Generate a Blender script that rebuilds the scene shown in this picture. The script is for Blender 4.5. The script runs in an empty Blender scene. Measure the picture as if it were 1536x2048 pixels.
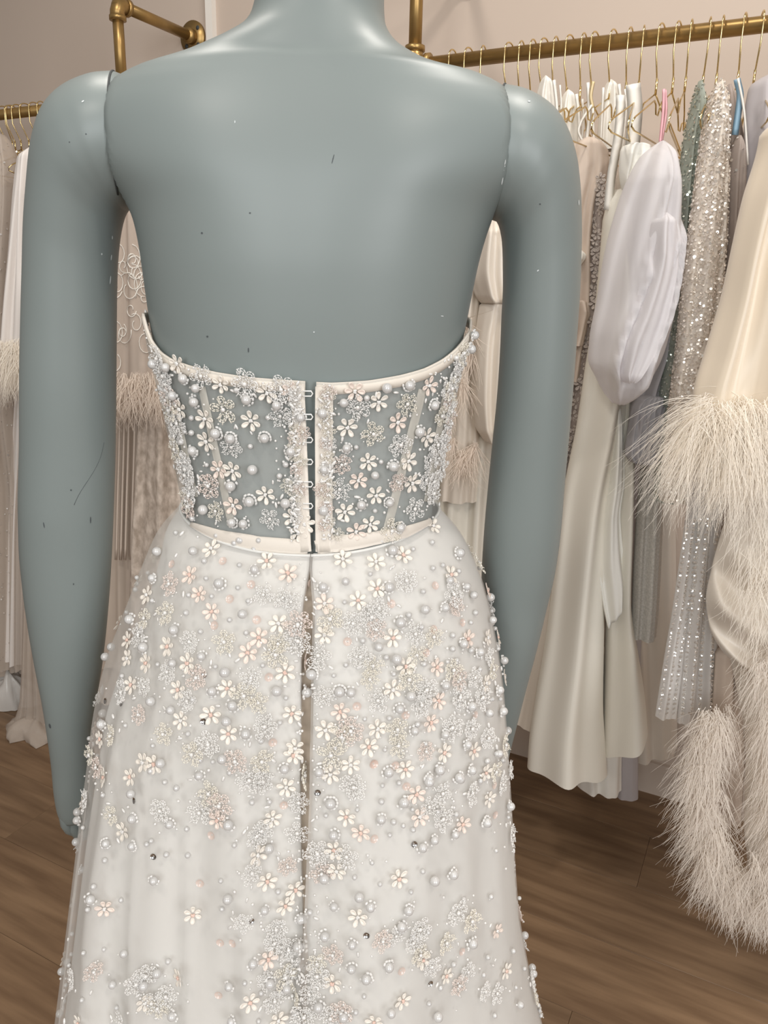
import bpy, math, random
import numpy as np
from mathutils import Vector, Matrix
from mathutils.bvhtree import BVHTree

rnd = random.Random(7)
nrs = np.random.RandomState(11)
S = bpy.context.scene
COL = S.collection

# ------------------------------------------------------------------ camera
FPX, PITCH, ROLL, HC = 1538.0, math.radians(15.9), math.radians(1.35), 1.24
c_, s_ = math.cos(PITCH), math.sin(PITCH)
R0 = np.array([1.0, 0, 0]); F0 = np.array([0, c_, -s_]); U0 = np.array([0, s_, c_])
R2 = R0 * math.cos(ROLL) + U0 * math.sin(ROLL)
U2 = U0 * math.cos(ROLL) - R0 * math.sin(ROLL)
CAM = np.array([0, 0, HC])
cam = bpy.data.cameras.new('camera')
cam.sensor_fit = 'VERTICAL'; cam.sensor_height = 36.0; cam.lens = 36.0 * FPX / 2048.0
cam.clip_start = 0.05; cam.clip_end = 50
camo = bpy.data.objects.new('camera', cam); COL.objects.link(camo)
camo.matrix_world = Matrix(((R2[0], U2[0], -F0[0], CAM[0]), (R2[1], U2[1], -F0[1], CAM[1]),
                            (R2[2], U2[2], -F0[2], CAM[2]), (0, 0, 0, 1)))
S.camera = camo

# ------------------------------------------------------------------ world, lights, exposure
w = bpy.data.worlds.new('room_ambience'); S.world = w; w.use_nodes = True
w.node_tree.nodes['Background'].inputs[0].default_value = (0.90, 0.80, 0.72, 1)
w.node_tree.nodes['Background'].inputs[1].default_value = 0.30
S.view_settings.view_transform = 'Standard'; S.view_settings.look = 'None'
S.view_settings.exposure = -0.12; S.view_settings.gamma = 1.0
S.view_settings.use_curve_mapping = False

def area_light(name, loc, target, sx, sy, power, col):
    L = bpy.data.lights.new(name, 'AREA'); L.shape = 'RECTANGLE'; L.size = sx; L.size_y = sy
    L.energy = power; L.color = col
    o = bpy.data.objects.new(name, L); COL.objects.link(o)
    o.location = loc
    o.rotation_euler = (Vector(target) - Vector(loc)).to_track_quat('-Z', 'Y').to_euler()
    return o
area_light('daylight_window', (-0.75, -2.3, 1.85), (-0.05, 0.9, 1.0), 1.3, 1.7, 48, (0.95, 0.985, 1.0))
area_light('rack_fill_light', (1.75, -2.3, 1.7), (0.7, 1.3, 0.8), 1.3, 1.8, 62, (0.97, 0.98, 1.0))  # unseen light, turned and strengthened to brighten the garments on the right rack
for nm, lp, pw in (('ceiling_downlight_a', (-0.55, 1.12, 2.75), 11), ('ceiling_downlight_b', (0.50, 0.95, 2.75), 13),
                   ('added_glint_light_c', (-0.75, -0.45, 2.75), 14), ('added_glint_light_d', (0.65, -0.55, 2.75), 15)):  # c and d: unseen lamps added to put glints on pearls and crystals
    area_light(nm, lp, (lp[0], lp[1], 0), 0.22, 0.22, pw, (1.0, 0.94, 0.87))

# ------------------------------------------------------------------ helpers
def ray(x, y): return F0 + R2 * ((x - 768) / FPX) - U2 * ((y - 1024) / FPX)
def aty(x, y, Y):
    d = ray(x, y); return CAM + d * (Y / d[1])
def atz(x, y, z):
    d = ray(x, y); return CAM + d * ((z - HC) / d[2])
TR = math.tan(ROLL)

def link(o, parent=None):
    COL.objects.link(o)
    if parent is not None: o.parent = parent
    return o
def tag(o, label=None, cat=None, group=None, kind=None):
    if label: o['label'] = label
    if cat: o['category'] = cat
    if group: o['group'] = group
    if kind: o['kind'] = kind
    return o
def thing(name, label, cat, loc=(0, 0, 0), group=None):
    o = bpy.data.objects.new(name, None); o.empty_display_size = 0.05
    o.location = loc; COL.objects.link(o)
    return tag(o, label, cat, group)
def mesh(name, V, Fc, smooth=True):
    me = bpy.data.meshes.new(name)
    me.from_pydata([tuple(map(float, v)) for v in V], [], Fc)
    if smooth: me.polygons.foreach_set('use_smooth', [True] * len(me.polygons))
    me.update(); return me
def obj(name, V, Fc, mat, parent=None, smooth=True):
    me = mesh(name, V, Fc, smooth); me.materials.append(mat)
    o = bpy.data.objects.new(name, me); COL.objects.link(o)
    if parent is not None:
        o.parent = parent
        o.location = (-parent.location[0], -parent.location[1], -parent.location[2]) if parent.type == 'EMPTY' else (0, 0, 0)
    return o
class MB:
    def __init__(s): s.V = []; s.F = []
    def add(s, V, Fc):
        k = len(s.V); s.V += [tuple(v) for v in V]; s.F += [tuple(i + k for i in f) for f in Fc]
    def box(s, c, dx, dy, dz, ax=None):
        ax = ax or ((1, 0, 0), (0, 1, 0), (0, 0, 1))
        c = np.array(c, float); a, b, d = [np.array(q, float) for q in ax]
        V = [c + a * i * dx / 2 + b * j * dy / 2 + d * k * dz / 2 for i in (-1, 1) for j in (-1, 1) for k in (-1, 1)]
        s.add(V, [(0, 1, 3, 2), (4, 6, 7, 5), (0, 4, 5, 1), (2, 3, 7, 6), (0, 2, 6, 4), (1, 5, 7, 3)])
    def tube(s, pts, r, n=8, cap=True):
        V, Fc = tube(pts, r, n, cap); s.add(V, Fc)
    def out(s, name, mat, parent=None, smooth=True): return obj(name, s.V, s.F, mat, parent, smooth)
def loft(rings, cap0=True, cap1=True, closed=True):
    V = []; Fc = []; n = len(rings[0])
    for r in rings: V += [tuple(p) for p in r]
    m = n if closed else n - 1
    for i in range(len(rings) - 1):
        for j in range(m):
            k = (j + 1) % n
            Fc.append((i * n + j, i * n + k, (i + 1) * n + k, (i + 1) * n + j))
    if closed and cap0:
        V.append(tuple(np.mean(np.array(rings[0]), 0))); q = len(V) - 1
        for j in range(n): Fc.append((q, (j + 1) % n, j))
    if closed and cap1:
        V.append(tuple(np.mean(np.array(rings[-1]), 0))); q = len(V) - 1; b = (len(rings) - 1) * n
        for j in range(n): Fc.append((q, b + j, b + (j + 1) % n))
    return V, Fc
def tube(pts, r, n=8, cap=True):
    P = [np.array(p, float) for p in pts]; rings = []
    rr = r if hasattr(r, '__len__') else [r] * len(P)
    prev = None
    for i, p in enumerate(P):
        t = P[min(i + 1, len(P) - 1)] - P[max(i - 1, 0)]; t = t / (np.linalg.norm(t) + 1e-12)
        if prev is None:
            a = np.array([0, 0, 1.0]) if abs(t[2]) < 0.9 else np.array([1.0, 0, 0])
        else: a = prev
        u = a - t * (a @ t); u /= np.linalg.norm(u) + 1e-12; prev = u; v = np.cross(t, u)
        rings.append([p + rr[i] * (u * math.cos(2 * math.pi * k / n) + v * math.sin(2 * math.pi * k / n)) for k in range(n)])
    return loft(rings, cap, cap)
def crom(xs, ys, q):
    """smooth monotone-ish cubic through table"""
    xs = np.array(xs, float); ys = np.array(ys, float); q = np.asarray(q, float)
    d = np.diff(ys) / np.diff(xs); m = np.empty_like(ys)
    m[0] = d[0]; m[-1] = d[-1]
    for i in range(1, len(xs) - 1):
        m[i] = 0 if d[i - 1] * d[i] <= 0 else 2 * d[i - 1] * d[i] / (d[i - 1] + d[i])
    i = np.clip(np.searchsorted(xs, q) - 1, 0, len(xs) - 2)
    h = xs[i + 1] - xs[i]; t = np.clip((q - xs[i]) / h, 0, 1)
    return ((2 * t**3 - 3 * t**2 + 1) * ys[i] + (t**3 - 2 * t**2 + t) * h * m[i] + (-2 * t**3 + 3 * t**2) * ys[i + 1] + (t**3 - t**2) * h * m[i + 1])
def table(rows, n):
    """resample rows of numbers (first column the key) smoothly"""
    A = np.array(rows, float); q = np.linspace(A[0, 0], A[-1, 0], n)
    return np.stack([q] + [crom(A[:, 0], A[:, j], q) for j in range(1, A.shape[1])], 1)
def bvh_of(o):
    me = o.data; off = Vector(o.location) + (Vector(o.parent.location) if o.parent else Vector())
    return BVHTree.FromPolygons([v.co + off for v in me.vertices], [tuple(p.vertices) for p in me.polygons])

# ------------------------------------------------------------------ materials
def mat(name, col, rough=0.5, spec=0.5, metal=0.0, var=0.0, vscale=6.0, col2=None, bump=0.0, bscale=200.0,
        sheen=0.0, alpha=1.0, coat=0.0, sub=0.0, stretch=(1, 1, 1), randcol=0.0, trans=0.0):
    m = bpy.data.materials.new(name); m.use_nodes = True
    nt = m.node_tree; P = nt.nodes['Principled BSDF']
    P.inputs['Base Color'].default_value = (*col, 1); P.inputs['Roughness'].default_value = rough
    P.inputs['Specular IOR Level'].default_value = spec; P.inputs['Metallic'].default_value = metal
    P.inputs['Sheen Weight'].default_value = sheen; P.inputs['Coat Weight'].default_value = coat
    P.inputs['Transmission Weight'].default_value = trans
    P.inputs['Coat Roughness'].default_value = 0.08
    tc = nt.nodes.new('ShaderNodeTexCoord'); mp = nt.nodes.new('ShaderNodeMapping')
    mp.inputs['Scale'].default_value = stretch; nt.links.new(tc.outputs['Object'], mp.inputs['Vector'])
    if var > 0 or col2:
        nz = nt.nodes.new('ShaderNodeTexNoise'); nz.inputs['Scale'].default_value = vscale; nz.inputs['Detail'].default_value = 6
        nt.links.new(mp.outputs['Vector'], nz.inputs['Vector'])
        rp = nt.nodes.new('ShaderNodeValToRGB')
        c2 = col2 or tuple(max(0, x * (1 - var)) for x in col)
        rp.color_ramp.elements[0].position = 0.35; rp.color_ramp.elements[1].position = 0.68
        rp.color_ramp.elements[0].color = (*c2, 1); rp.color_ramp.elements[1].color = (*col, 1)
        nt.links.new(nz.outputs['Fac'], rp.inputs['Fac']); out = rp.outputs['Color']
        if randcol:
            oi = nt.nodes.new('ShaderNodeObjectInfo'); hs = nt.nodes.new('ShaderNodeHueSaturation')
            ma = nt.nodes.new('ShaderNodeMapRange'); ma.inputs[3].default_value = 1 - randcol; ma.inputs[4].default_value = 1 + randcol
            nt.links.new(oi.outputs['Random'], ma.inputs[0]); nt.links.new(ma.outputs[0], hs.inputs['Value'])
            nt.links.new(out, hs.inputs['Color']); out = hs.outputs['Color']
        nt.links.new(out, P.inputs['Base Color'])
    if bump > 0:
        nb = nt.nodes.new('ShaderNodeTexNoise'); nb.inputs['Scale'].default_value = bscale; nb.inputs['Detail'].default_value = 3
        nt.links.new(mp.outputs['Vector'], nb.inputs['Vector'])
        bp = nt.nodes.new('ShaderNodeBump'); bp.inputs['Strength'].default_value = bump; bp.inputs['Distance'].default_value = 0.002
        nt.links.new(nb.outputs['Fac'], bp.inputs['Height']); nt.links.new(bp.outputs['Normal'], P.inputs['Normal'])
    if sub > 0:     # thin cloth lets light through
        tl = nt.nodes.new('ShaderNodeBsdfTranslucent'); tl.inputs['Color'].default_value = (*col, 1)
        mx = nt.nodes.new('ShaderNodeMixShader'); mx.inputs[0].default_value = sub
        nt.links.new(P.outputs[0], mx.inputs[1]); nt.links.new(tl.outputs[0], mx.inputs[2])
        last = mx.outputs[0]
    else: last = P.outputs[0]
    if alpha < 1:
        tr = nt.nodes.new('ShaderNodeBsdfTransparent'); mx = nt.nodes.new('ShaderNodeMixShader'); mx.inputs[0].default_value = alpha
        nt.links.new(tr.outputs[0], mx.inputs[1]); nt.links.new(last, mx.inputs[2]); last = mx.outputs[0]
    nt.links.new(last, nt.nodes['Material Output'].inputs['Surface'])
    return m

M = {}
M['wall'] = mat('wall_plaster', (0.56, 0.468, 0.395), 0.75, 0.2, var=0.07, vscale=1.2, bump=0.08, bscale=60)
M['white_trim'] = mat('trim_paint', (0.80, 0.76, 0.70), 0.5)
M['oak'] = mat('oak_laminate', (0.250, 0.160, 0.092), 0.45, 0.4, col2=(0.140, 0.083, 0.045), vscale=4.5, stretch=(0.7, 7, 7), bump=0.10, bscale=30, randcol=0.12)
M['gapdark'] = mat('floor_joint', (0.05, 0.03, 0.02), 0.8)
M['mannequin'] = mat('mannequin_paint', (0.212, 0.245, 0.239), 0.43, 0.5, var=0.05, vscale=5, bump=0.02, bscale=90)
M['seam'] = mat('joint_shadow_gap', (0.05, 0.055, 0.055), 0.8)
M['chip'] = mat('chipped_primer', (0.62, 0.66, 0.66), 0.6)
M['scuff'] = mat('dark_scuff', (0.07, 0.08, 0.085), 0.7)
M['brass_pipe'] = mat('gold_painted_pipe', (0.40, 0.255, 0.095), 0.36, 0.5, metal=0.75, var=0.18, vscale=25)
M['brass_wire'] = mat('polished_brass_wire', (0.78, 0.60, 0.30), 0.20, metal=1.0)
M['satin'] = mat('white_satin', (0.70, 0.695, 0.665), 0.42, 0.4, sheen=0.2, bump=0.03, bscale=900)
M['tulle'] = mat('white_tulle', (0.80, 0.77, 0.73), 0.8, 0.1, alpha=0.34)
M['bodice_net'] = mat('bodice_net', (0.68, 0.69, 0.66), 0.85, 0.1, alpha=0.30)
M['channel'] = mat('ivory_boning_channel', (0.72, 0.69, 0.62), 0.6, 0.3, alpha=0.45)
M['ivory'] = mat('ivory_silk', (0.68, 0.625, 0.555), 0.45, 0.4, bump=0.05, bscale=500)
M['binding'] = mat('ivory_binding', (0.72, 0.66, 0.58), 0.55, 0.3)
M['placket'] = mat('beige_placket', (0.47, 0.39, 0.31), 0.6, 0.3, var=0.2, vscale=30)
M['thread'] = mat('white_loop_thread', (0.85, 0.85, 0.83), 0.4)
M['pearl'] = mat('pearl_lustre', (0.585, 0.575, 0.56), 0.14, 0.8, coat=1.0)
M['crystal'] = mat('crystal_bead', (1.0, 0.985, 0.96), 0.08, 0.9, coat=1.0, alpha=0.50)
M['seedbead'] = mat('seed_bead', (0.90, 0.88, 0.85), 0.12, 0.8, coat=1.0, alpha=0.8)
M['petal'] = mat('ivory_petal', (0.88, 0.82, 0.74), 0.5, 0.4, sub=0.15)
M['petal_pink'] = mat('blush_petal', (0.86, 0.74, 0.66), 0.5, 0.4, sub=0.15)
M['pinkbead'] = mat('blush_bead', (0.74, 0.52, 0.44), 0.25, 0.6, coat=0.6)
M['pinksequin'] = mat('blush_sequin', (0.74, 0.56, 0.48), 0.2, 0.7, coat=0.8, alpha=0.55)
M['silversequin'] = mat('silver_sequin', (0.55, 0.55, 0.55), 0.15, metal=1.0)

# ------------------------------------------------------------------ room: floor, rack wall
fa, fb = atz(1031, 1485, 0), atz(1321, 1566, 0)
RAIL_Z = 1.69
ra, rb = atz(50, 224, RAIL_Z), atz(1536, 48, RAIL_Z)
WD = (rb - ra) / np.linalg.norm(rb - ra)                # along the wall, towards the right
WN = np.array([WD[1], -WD[0], 0.0])                     # out of the wall, towards the viewer
ZA = np.array([0, 0, 1.0])
WO = fa + WN * 0.045                                          # a point on the wall line
def wallp(u, out, z): return WO + WD * u + WN * out + ZA * z
b = MB(); b.box(wallp(-0.6, -0.06, 1.4), 7.5, 0.12, 2.8, (WD, WN, ZA))
tag(b.out('wall_back', M['wall'], smooth=False), kind='structure')
b = MB(); b.box(wallp(-0.6, 0.006, 0.045), 7.5, 0.012, 0.09, (WD, WN, ZA))
tag(b.out('baseboard_back', M['wall'], smooth=False), kind='structure')
# slim white upright on the wall
def wall_hit(px, py, out=0.0):
    d = ray(px, py); t = ((WO + WN * out - CAM) @ WN) / (d @ WN); return CAM + d * t
tp = wall_hit(426, 40)
u_t = (tp - WO) @ WD
b = MB(); b.box(wallp(u_t, 0.009, 1.4), 0.022, 0.018, 2.8, (WD, WN, ZA))
tag(b.out('trim_1', M['white_trim'], smooth=False), kind='structure')

fl = MB(); fl.box(WO + WD * -0.6 + WN * 2.4 + ZA * -0.03, 7.5, 5.0, 0.04, (WD, WN, ZA))
floor = tag(fl.out('floor', M['gapdark'], smooth=False), kind='structure')
PW, PL = 0.185, 1.28
pm = None
ang = math.atan2(WD[1], WD[0])
for r in range(20):
    offs = (r * 0.41) % PL
    for k in range(-4, 4):
        u = k * PL + offs
        if u + PL < -3.6 or u > 2.6: continue
        if pm is None:
            q = MB(); W2, L2, bv = PW / 2 - 0.0002, PL / 2 - 0.0002, 0.0006
            V = [(x * (L2 - g), y * (W2 - g), z) for (z, g) in ((-0.010, 0), (-bv, 0), (0, bv)) for (x, y) in ((-1, -1), (1, -1), (1, 1), (-1, 1))]
            Fq = [(8, 9, 10, 11)] + [(i * 4 + j, i * 4 + (j + 1) % 4, (i + 1) * 4 + (j + 1) % 4, (i + 1) * 4 + j) for i in (0, 1) for j in range(4)]
            pm = mesh('plank', V, Fq, False); pm.materials.append(M['oak'])
        o = bpy.data.objects.new('plank', pm); link(o, floor)
        o.location = WO + WD * (u + PL / 2) + WN * (0.001 + PW * (r + 0.5)); o.rotation_euler = (0, 0, ang)

# ------------------------------------------------------------------ racks of gold pipe on the wall
def rail_at(px, py_guess=None):
    """3-D point of the rail line seen at image column px"""
    lo, hi = -3.0, 3.0
    for _ in range(50):
        m_ = (lo + hi) / 2; p = ra + WD * m_; d = p - CAM
        x = 768 + FPX * (d @ R2) / (d @ F0)
        if x < px: lo = m_
        else: hi = m_
    return ra + WD * lo
RR = 0.0133
RAIL_OUT = (ra - WO) @ WN
def rack(label, p_end, other, side, rise=0.0):
    """p_end: inner end where the upright drops to the rail; other: the far end"""
    t = thing('clothes_rack', label, 'clothes rack', tuple(p_end * np.array([1, 1, 0])))
    b = MB(); b.tube([p_end, other], RR, 16); b.out('rail', M['brass_pipe'], t)
    top = TOPZ + rise
    for q in (p_end, other):
        b = MB(); b.tube([q + ZA * 0.02, q + ZA * (top - RAIL_Z)], RR, 16); b.out('upright', M['brass_pipe'], t)
        e = q + ZA * (top - RAIL_Z)
        wl = RAIL_OUT
        b = MB(); b.tube([e, e - WN * (wl - 0.01)], RR, 16); b.out('wall_arm', M['brass_pipe'], t)
        for ctr, d1, d2, nm in ((e, -ZA, -WN, 'elbow'), (q, ZA, WD * (1 if q is p_end else -1) * side, 'elbow')):
            b = MB()
            arc = [ctr + d1 * 0.032, ctr + d1 * 0.016, ctr + d1 * 0.005 + d2 * 0.005, ctr + d2 * 0.016, ctr + d2 * 0.032]
            b.tube(arc, [0.0185, 0.0175, 0.0185, 0.0175, 0.0185], 16)
            b.tube([ctr + d1 * 0.026, ctr + d1 * 0.036], 0.0205, 16); b.tube([ctr + d2 * 0.026, ctr + d2 * 0.036], 0.0205, 16)
            b.out(nm, M['brass_pipe'], t)
        f0 = e - WN * wl
        b = MB(); b.tube([f0, f0 + WN * 0.007], 0.041, 32); b.tube([f0 + WN * 0.006, f0 + WN * 0.03], 0.019, 16)
        fo = b.out('wall_flange', M['brass_pipe'], t)
        for k in range(4):
            a = math.pi / 4 + k * math.pi / 2
            h = f0 + (WD * math.cos(a) + ZA * math.sin(a)) * 0.029
            b = MB(); b.tube([h, h + WN * 0.0078], 0.0055, 10); ho = b.out('screw_hole', M['seam'], fo)
            ho.location = (0, 0, 0)
    return t
pL = rail_at(246)
TOPZ = aty(246, 8, pL[1])[2]
pR = rail_at(829)
rack('gold pipe rack on the wall whose rail meets its upright behind the white upright trim', pL, pL - WD * 1.7, -1)
rack('gold pipe rack on the wall carrying the champagne satin and sequinned gowns', pR, pR + WD * 1.9, 1, 0.035)

# ------------------------------------------------------------------ brass wire hangers
def hanger_meshes():
    b = MB(); r = 0.0015
    pts = [(0, math.cos(a) * 0.0185, 0.004 + math.sin(a) * 0.0165) for a in np.linspace(math.radians(-15), math.radians(180), 14)]
    pts += [(0, -0.0185, -0.03), (0, -0.004, -0.062), (0, 0, -0.072), (0, 0, -0.095)]
    V = [np.array(p) for p in pts]; b.tube(V, r, 7)
    b.tube([(0, 0, -0.068), (0, 0, -0.094)], 0.0022, 7)
    hook = (b.V, b.F)
    b = MB()
    def side(s):
        P = [(0, 0, -0.092), (0, s * 0.055, -0.118), (0, s * 0.062, -0.128), (0, s * 0.070, -0.142), (0, s * 0.082, -0.142), (0, s * 0.088, -0.128), (0, s * 0.098, -0.124), (0, s * 0.19, -0.165), (0, s * 0.205, -0.175), (0, s * 0.205, -0.182), (0, s * 0.19, -0.186), (0, 0, -0.186)]
        b.tube(P, r, 6)
    side(1); side(-1)
    return hook, (b.V, b.F)
HK, FR = hanger_meshes()
hk_me = mesh('hook', *HK); hk_me.materials.append(M['brass_wire'])
fr_me = mesh('frame', *FR); fr_me.materials.append(M['brass_wire'])
def hanger(px, label, group, tw=0.0):
    p = rail_at(px)
    t = thing('wire_hanger', label, 'hanger', tuple(p), group)
    t.rotation_euler = (0, 0, ang + tw)
    for nm, me in (('hook', hk_me), ('frame', fr_me)):
        o = bpy.data.objects.new(nm, me); link(o, t)
        o.rotation_euler = (0, 0, 0)
HE = ('brass wire hanger on the bare stretch of rail behind the mannequin shoulder', 'brass hangers behind the mannequin shoulder')
HLAB = {125: HE, 197: HE, 262: HE,
        712: ('brass wire hanger holding the gold ribbon tie of the nude gown', None), 920: ('brass wire hanger holding the broad white strap of the ivory crepe gown', None),
        1060: ('brass wire hanger from which the pink ribbon of the organza gown hangs', None), 1272: ('brass wire hanger carrying the sage green sequinned dress', None),
        1333: ('brass wire hanger carrying the champagne sequinned dress', None), 1432: ('brass wire hanger holding the blue satin loop of the taupe dress', None),
        1507: ('brass wire hanger above the champagne satin gown with feather cuff', None)}
for k, zx in enumerate([125, 197, 262, 378, 433, 485, 535, 587, 650, 712, 762, 845, 920, 978, 1060, 1135, 1192, 1272, 1333, 1432, 1507]):
    px = 850 + zx / 2.239
    lab, grp = HLAB.get(zx, ('brass wire hanger hooked over the gold rail among the white bridal shoulders and organza gown', 'brass hangers among the white bridal shoulders'))
    hanger(px, lab, grp, rnd.uniform(-0.22, 0.22))
for px in (8, 19, 24, 36, 52, 70, 84, 110, 135):
    hanger(px, 'brass wire hanger hooked over the gold rail above the white satin gown with feather cuff', 'brass hangers on the rail with the blush tulle gowns', rnd.uniform(-0.25, 0.25))

# ------------------------------------------------------------------ mannequin
H = 0.68
man = thing('mannequin', 'headless grey-blue painted mannequin with jointed arms seen from behind', 'mannequin', (-0.07, H, 0))
def zmid(py): return aty(617, py, H)[2]
#  mid py, xl, xr, back depth, front depth, bulge (how far the ring would run past the arm cut)
BODY = [(-170, 527, 772, .050, .052, 1), (-60, 521, 770, .052, .052, 1), (-5, 511, 768, .056, .054, 1), (28, 497, 770, .060, .057, 1), (52, 472, 782, .064, .060, 1),
        (78, 424, 806, .068, .062, 1), (103, 362, 850, .071, .064, 1), (124, 306, 902, .073, .066, 1), (140, 262, 952, .075, .068, 1), (150, 237, 993, .077, .07, 1.0),
        (166, 222, 1010, .079, .072, 1.04), (200, 218, 1014, .084, .078, 1.16), (260, 217, 1017, .092, .088, 1.27), (330, 221, 1013, .099, .098, 1.22),
        (385, 233, 1004, .103, .104, 1.10), (420, 248, 992, .104, .107, 1.02), (460, 268, 978, .105, .11, 1), (520, 288, 958, .105, .115, 1), (580, 299, 945, .103, .12, 1),
        (640, 307, 933, .100, .12, 1), (700, 317, 921, .096, .115, 1), (760, 331, 907, .092, .105, 1), (830, 347, 891, .087, .09, 1), (900, 362, 878, .083, .082, 1),
        (960, 374, 868, .081, .078, 1), (1010, 382, 864, .081, .078, 1), (1060, 378, 870, .084, .08, 1), (1120, 358, 893, .092, .085, 1), (1200, 328, 922, .105, .09, 1), (1300, 306, 944, .112, .09, 1), (1420, 302, 948, .105, .088, 1)]
BT = table(BODY, 170)
NB = 120
body_rows = []
for row in BT:
    py, xl, xr, bk, fr, bl = row
    Ys = H - bk * float(crom([-170, 0, 60, 110, 300, 400, 480, 580, 1500], [0, .2, .5, .58, .58, .38, .12, 0, 0], py))
    Yz = H - bk * float(crom([-170, 0, 60, 110, 160, 250, 400, 1500], [0, .2, .44, .44, .22, .10, 0, 0], py))
    L = aty(xl, py + TR * (xl - 617), Ys); R = aty(xr, py + TR * (xr - 617), Ys)
    zz = (aty(xl, py + TR * (xl - 617), Yz)[2] + aty(xr, py + TR * (xr - 617), Yz)[2]) / 2
    cor = 1 - (1 - math.sqrt(1 - (bk / H) ** 2)) * float(np.interp(py, [400, 580], [0, .6]))
    body_rows.append(((L[0] + R[0]) / 2, (R[0] - L[0]) / 2 * cor, zz, bk, fr, bl))
body_rows = np.array(body_rows)
_k = np.exp(-0.5 * (np.arange(-6, 7) / 2.2) ** 2); _k /= _k.sum()
for _c in (0, 1, 3, 4, 5):
    _p = np.pad(body_rows[:, _c], 6, mode='edge'); _sm = np.convolve(_p, _k, 'valid')
    _m = np.clip((BT[:, 0] - 190) / 60, 0, 1); body_rows[:, _c] = body_rows[:, _c] * (1 - _m) + _sm * _m
def body_pt(phi, row, off=0.0):
    cx, a, z, bk, fr, bl = row
    co, si = math.cos(phi), math.sin(phi)
    n = 2.25
    x = a * bl * math.copysign(abs(co) ** (2 / n), co)
    x = max(-a, min(a, x))
    y = (fr if si > 0 else bk) * math.copysign(abs(si) ** (2 / n), si)
    if si < 0:
        zz = z - zmid(330)
        for sx in (-1, 1): y -= 0.003 * math.exp(-((x - sx * 0.075) / 0.042) ** 2 - (zz / 0.07) ** 2)
        y += 0.0006 * math.exp(-(x / 0.016) ** 2) * math.exp(-((z - zmid(560)) / 0.16) ** 2)
    nx, ny = co, si
    return np.array([cx + x + off * nx, H + y + off * ny, z])
PH = np.linspace(0, 2 * math.pi, NB, endpoint=False)
V, Fc = loft([[body_pt(p, r) for p in PH] for r in body_rows])
torso = obj('torso', V, Fc, M['mannequin'], man)
BODY_BVH = bvh_of(torso)

def arm(name, rows, ex=None):
    A = table([(i,) + tuple(r) for i, r in enumerate(rows)], 90)
    rings = []
    for q in A:
        kk, ox, oy, ix, iy, dp, Yo = q
        dp += 0.011 * max(0, 1 - kk / 7.0); sk = 0.0125 * max(0, 1 - kk / 5.0) * (1 if ox < 617 else -1)
        O = aty(ox, oy, H + Yo); I = aty(ix, iy, H + Yo)
        c = (O + I) / 2; u = (O - I) / 2
        rings.append([c + u * math.cos(t) + np.array([sk * max(0, -math.sin(t)), dp * math.sin(t), 0]) for t in np.linspace(0, 2 * math.pi, 48, endpoint=False)])
    r0 = [p + np.array([0.007 if rows[0][0] < 617 else -0.007, 0, 0]) for p in rings[0]]; c0 = np.mean(np.array(r0), 0)
    rings = [[c0 + (p - c0) * .955 for p in r0]] + rings
    V, Fc = loft(rings); return obj(name, V, Fc, M['mannequin'], man)
LA = [(230, 147, 247, 419, .050, .000), (200, 149, 246, 420, .053, 0), (160, 162, 245, 422, .055, 0), (125, 184, 243, 426, .055, 0), (95, 224, 240, 434, .053, 0), (77, 290, 236, 452, .050, .002), (66, 370, 232, 484, .047, .004),
      (58, 450, 229, 532, .045, .007), (54, 540, 228, 600, .043, .010), (50, 640, 228, 690, .042, .014), (47, 760, 228, 790, .041, .018), (46, 880, 227, 900, .040, .024), (43, 1000, 224, 1010, .040, .030), (44, 1080, 221, 1090, .039, .036),
      (50, 1160, 217, 1170, .037, .042), (60, 1240, 211, 1250, .034, .048), (73, 1320, 203, 1325, .031, .055), (88, 1400, 192, 1400, .027, .06), (98, 1470, 185, 1470, .023, .065), (105, 1530, 186, 1530, .020, .07), (109, 1580, 186, 1575, .018, .072), (116, 1622, 182, 1615, .015, .074), (124, 1642, 176, 1636, .011, .074)]
RA = [(1014, 173, 996, 443, .050, 0), (1045, 180, 997, 444, .053, 0), (1080, 197, 998, 446, .055, 0), (1112, 225, 1000, 451, .055, 0), (1135, 268, 1003, 463, .053, 0), (1150, 325, 1006, 486, .050, .002), (1158, 400, 1007, 522, .047, .004),
      (1160, 470, 1007, 572, .045, .007), (1158, 560, 1004, 632, .043, .011), (1152, 660, 1001, 702, .042, .016), (1145, 760, 995, 792, .041, .022), (1137, 860, 986, 882, .040, .03), (1128, 960, 977, 972, .040, .04), (1120, 1060, 969, 1060, .039, .05),
      (1109, 1140, 964, 1140, .037, .06), (1093, 1210, 962, 1210, .034, .07), (1074, 1290, 961, 1290, .031, .08), (1053, 1370, 955, 1370, .027, .09), (1034, 1445, 948, 1440, .023, .097), (1018, 1510, 938, 1505, .020, .103), (1008, 1560, 930, 1550, .018, .107), (998, 1600, 930, 1590, .015, .11), (988, 1622, 936, 1612, .011, .11)]
arm_l = arm('arm', LA); arm_r = arm('arm', RA)
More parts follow.
